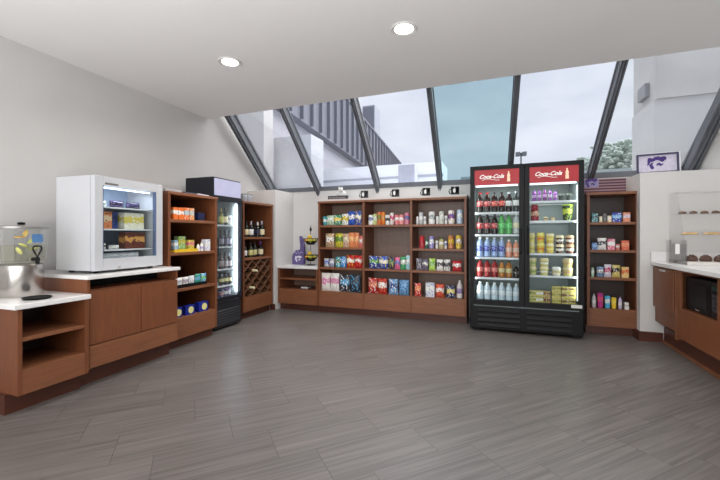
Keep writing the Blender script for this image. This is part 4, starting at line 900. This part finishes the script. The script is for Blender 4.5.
# mugs along the top of the back unit
TOP = 1.713
for px, lb in ((364.5, 'black mug with white print on the back unit top, leftmost of four'), (395.5, 'black mug with white print on the back unit top, second from left'), (426.2, 'black mug with white print on the back unit top, third from left'), (455, 'black mug with white print on the back unit top, rightmost of four')):
    X, d = atY(px, 5.12)
    t = thing('mug', lb, 'mug', (X, 5.12, TOP), 0, 'mugs on top of the back unit')
    r = .056
    obj('cup', lathe(nb(), [(0, .002), (r*.9, 0), (r, .008), (r, .112), (r*.93, .112), (r*.9, .012), (0, .01)], seg=24), M('mug_black', (24, 24, 28), .25), t, True)
    obj('handle', tube(nb(), [(-r+.004, 0, .085), (-r-.015, 0, .085), (-r-.025, 0, .055), (-r-.015, 0, .025), (-r+.004, 0, .025)], .007, 8), MC['mug_black'], t, True)
    obj('print', B(-.02, .012, -r-.001, -r+.006, .035, .08), flat(W9), t)
    obj('print', B(-.002, .004, -r-.002, -r+.006, .02, .095), flat(W9), t)
X, d = atY(338, 5.06)
pb = tag(obj('word_block', B(-.16, .16, -.02, .02, 0, .05, .003), M('block_dark', (58, 56, 60), .6), loc=(X, 5.06, TOP)), 'long dark wooden block with pale marks on the back unit top', 'word block')
bm = nb()
for k in range(12): box(bm, -.14+k*.023, -.126+k*.023, -.0215, -.02, .01, .03)
obj('pale_marks', bm, flat((150, 146, 140)), pb)
fg = thing('figurine', 'small white animal figurine behind the dark wooden block', 'figurine', (X+.02, 5.13, TOP)); fg.scale = (1.35, 1.35, 1.35)
bm = nb(); bmesh.ops.create_uvsphere(bm, u_segments=16, v_segments=10, radius=.05, matrix=Matrix.Translation((0, 0, .06)) @ Matrix.Diagonal((1.3, .9, .85, 1)))
bmesh.ops.create_uvsphere(bm, u_segments=14, v_segments=10, radius=.03, matrix=Matrix.Translation((.01, -.04, .1)))
for sx in (-1, 1):
    for sy in (-1, 1): tube(bm, [(sx*.035, sy*.022, .04), (sx*.037, sy*.022, 0)], .011)
    bmesh.ops.create_cone(bm, segments=8, radius1=.01, radius2=.001, depth=.025, matrix=Matrix.Translation((.01+sx*.018, -.035, .132)))
obj('body', bm, flat((226, 226, 222), .3), fg, True)
bm = nb()
for sx in (-1, 1): bmesh.ops.create_uvsphere(bm, u_segments=8, v_segments=6, radius=.005, matrix=Matrix.Translation((.01+sx*.011, -.068, .108)))
obj('eyes', bm, BLACK, fg)

# flag sign and framed wildcat sign
X0, _ = atY(585, 5.02); X1, d = atY(626.5, 5.06)
fs = thing('flag_sign', 'striped wooden flag sign with purple wildcat corner on the right unit', 'flag sign', (X0, 5.08, 1.671))
fw, fh = X1-X0, .165
obj('board', B(0, fw, 0, .018, 0, fh, .002), M('sign_board', (160, 128, 132), .6), fs)
bm = nb()
for k in range(5): box(bm, .0 if k < 2 else fw*.36, fw, -.004, 0, .008+k*fh/5, .008+k*fh/5+fh*.1)
obj('stripes', bm, M('stripe_maroon', (78, 42, 62), .6), fs)
obj('canton', B(0, fw*.36, -.006, 0, fh*.42, fh), M('canton_grey', (150, 142, 178), .6), fs)
obj('wildcat_emblem', powercat(nb(), fw*.30, fw*.03, fh*.6, -.009, -.006), M('wild_purple', (70, 44, 120), .6), fs)
X0, d0 = atY(636.5, 5.0); X1, d1 = atY(677.5, 5.0)
ws = thing('framed_sign', 'framed purple wildcat sign standing on the right wall ledge', 'sign', (X0, 4.98, 1.861)); ws.rotation_euler = (math.radians(-7), 0, math.radians(-6))
fw, fh = X1-X0, .225
obj('frame', box(box(box(box(nb(), 0, fw, 0, .03, 0, .018), 0, fw, 0, .03, fh-.018, fh), 0, .018, 0, .03, .018, fh-.018), fw-.018, fw, 0, .03, .018, fh-.018), M('frame_dark', (66, 62, 92), .5), ws)
obj('outer_edge', box(box(nb(), fw, fw+.012, 0, .03, 0, fh), 0, fw+.012, 0, .03, fh, fh+.006), flat((216, 214, 220)), ws)
obj('backing', B(.018, fw-.018, .014, .024, .018, fh-.018), M('print_ground', (206, 200, 216), .6, var=.1, scale=30), ws)
obj('wildcat_emblem', powercat(nb(), fw*.46, fw*.26, fh*.38, .010, .014), M('wild_purple'), ws)

# bakery display case on the right counter
CX0, CX1, CY0, CY1 = 1.73, 2.17, 4.40, 4.80
bc = thing('bakery_case', 'clear acrylic pastry display case with three tiers on the right counter', 'display case', (CX0, CY0, .881))
cw, cd, ch = CX1-CX0, CY1-CY0, .72
def sidep(x):
    bm = nb(); p = [(x, 0, 0), (x, cd, 0), (x, cd, ch), (x, cd*.55, ch)]; a = [bm.verts.new(q) for q in p]; b = [bm.verts.new((q[0]+.005, q[1], q[2])) for q in p]
    bm.faces.new(a); bm.faces.new(b[::-1])
    for i in range(4): bm.faces.new((a[i], a[(i+1) % 4], b[(i+1) % 4], b[i]))
    return bm
obj('side_panel', sidep(0), ACR, bc); obj('side_panel', sidep(cw-.005), ACR, bc)
obj('top_panel', B(0, cw, cd*.55, cd, ch, ch+.005), ACR, bc); obj('base_tray', B(0, cw, 0, cd, .0, .03), flat((226, 220, 214)), bc)
bm = nb(); a = [bm.verts.new(q) for q in ((0, -.001, .03), (cw, -.001, .03), (cw, cd*.55-.001, ch), (0, cd*.55-.001, ch))]; b = [bm.verts.new(v.co+Vector((0, -.005, 0))) for v in a]
bm.faces.new(a); bm.faces.new(b[::-1])
for i in range(4): bm.faces.new((a[i], a[(i+1) % 4], b[(i+1) % 4], b[i]))
obj('front_panel', bm, ACR, bc)
TZ = [.285, .50]
for z, y in ((TZ[0], .24), (TZ[1], .3)): obj('tier', B(.006, cw-.006, y-.06, cd-.01, z, z+.006), ACR, bc)
g = 'pastries in the display case'
def pastry(x, y, z, l, wd, h, col, label, kind='pastry'):
    bm = nb(); bmesh.ops.create_uvsphere(bm, u_segments=18, v_segments=12, radius=1)
    for v in bm.verts:
        t = v.co.x; k = 1-.12*math.cos(t*14); v.co = Vector((t*l/2, v.co.y*wd/2*k*(1-.3*abs(t)), max(v.co.z, -.35)*h*.6*k))
    zm = min(v.co.z for v in bm.verts)
    for v in bm.verts: v.co.z -= zm
    tag(obj(kind, bm, M('crust_%d_%d_%d' % col, col, .5, var=.3, scale=40, bump=.3), None, True, loc=(x, y, z)), label, kind, g)
pos = ['nearest the glass side, left', 'in the middle', 'farthest right']
for i in range(3): pastry(CX0+.08+i*.11, CY0+.12, .913, .1, .08, .075, (86, 58, 44), 'dark brown muffin on the bottom tray of the pastry case, '+pos[i], 'muffin')
for i in range(2): pastry(CX0+.12+i*.18, CY0+.26, .881+TZ[0]+.007, .15, .06, .032, (214, 176, 120), 'long golden pastry on the middle tier of the pastry case, %s one' % ['left', 'right'][i])
for i in range(4): pastry(CX0+.08+i*.09, CY0+.31, .881+TZ[1]+.007, .07, .06, .035, (110, 84, 66), 'small brown pastry on the top tier of the pastry case, %s from left' % ORD[i])
hX, hd = atY(676, 4.55)
ah = thing('acrylic_bin', 'empty clear acrylic holder standing left of the pastry display case', 'acrylic holder', (hX-.06, 4.5, .881))
obj('bin_walls', box(box(box(box(nb(), 0, .005, 0, .12, 0, .24), .125, .13, 0, .12, 0, .24), .005, .125, 0, .005, 0, .2), .005, .125, .115, .12, 0, .24), glass('bin_acrylic', (252, 252, 252), .012), ah)
obj('tag_card', B(.035, .07, -.003, -.0, .1, .2), flat((236, 234, 232)), ah)
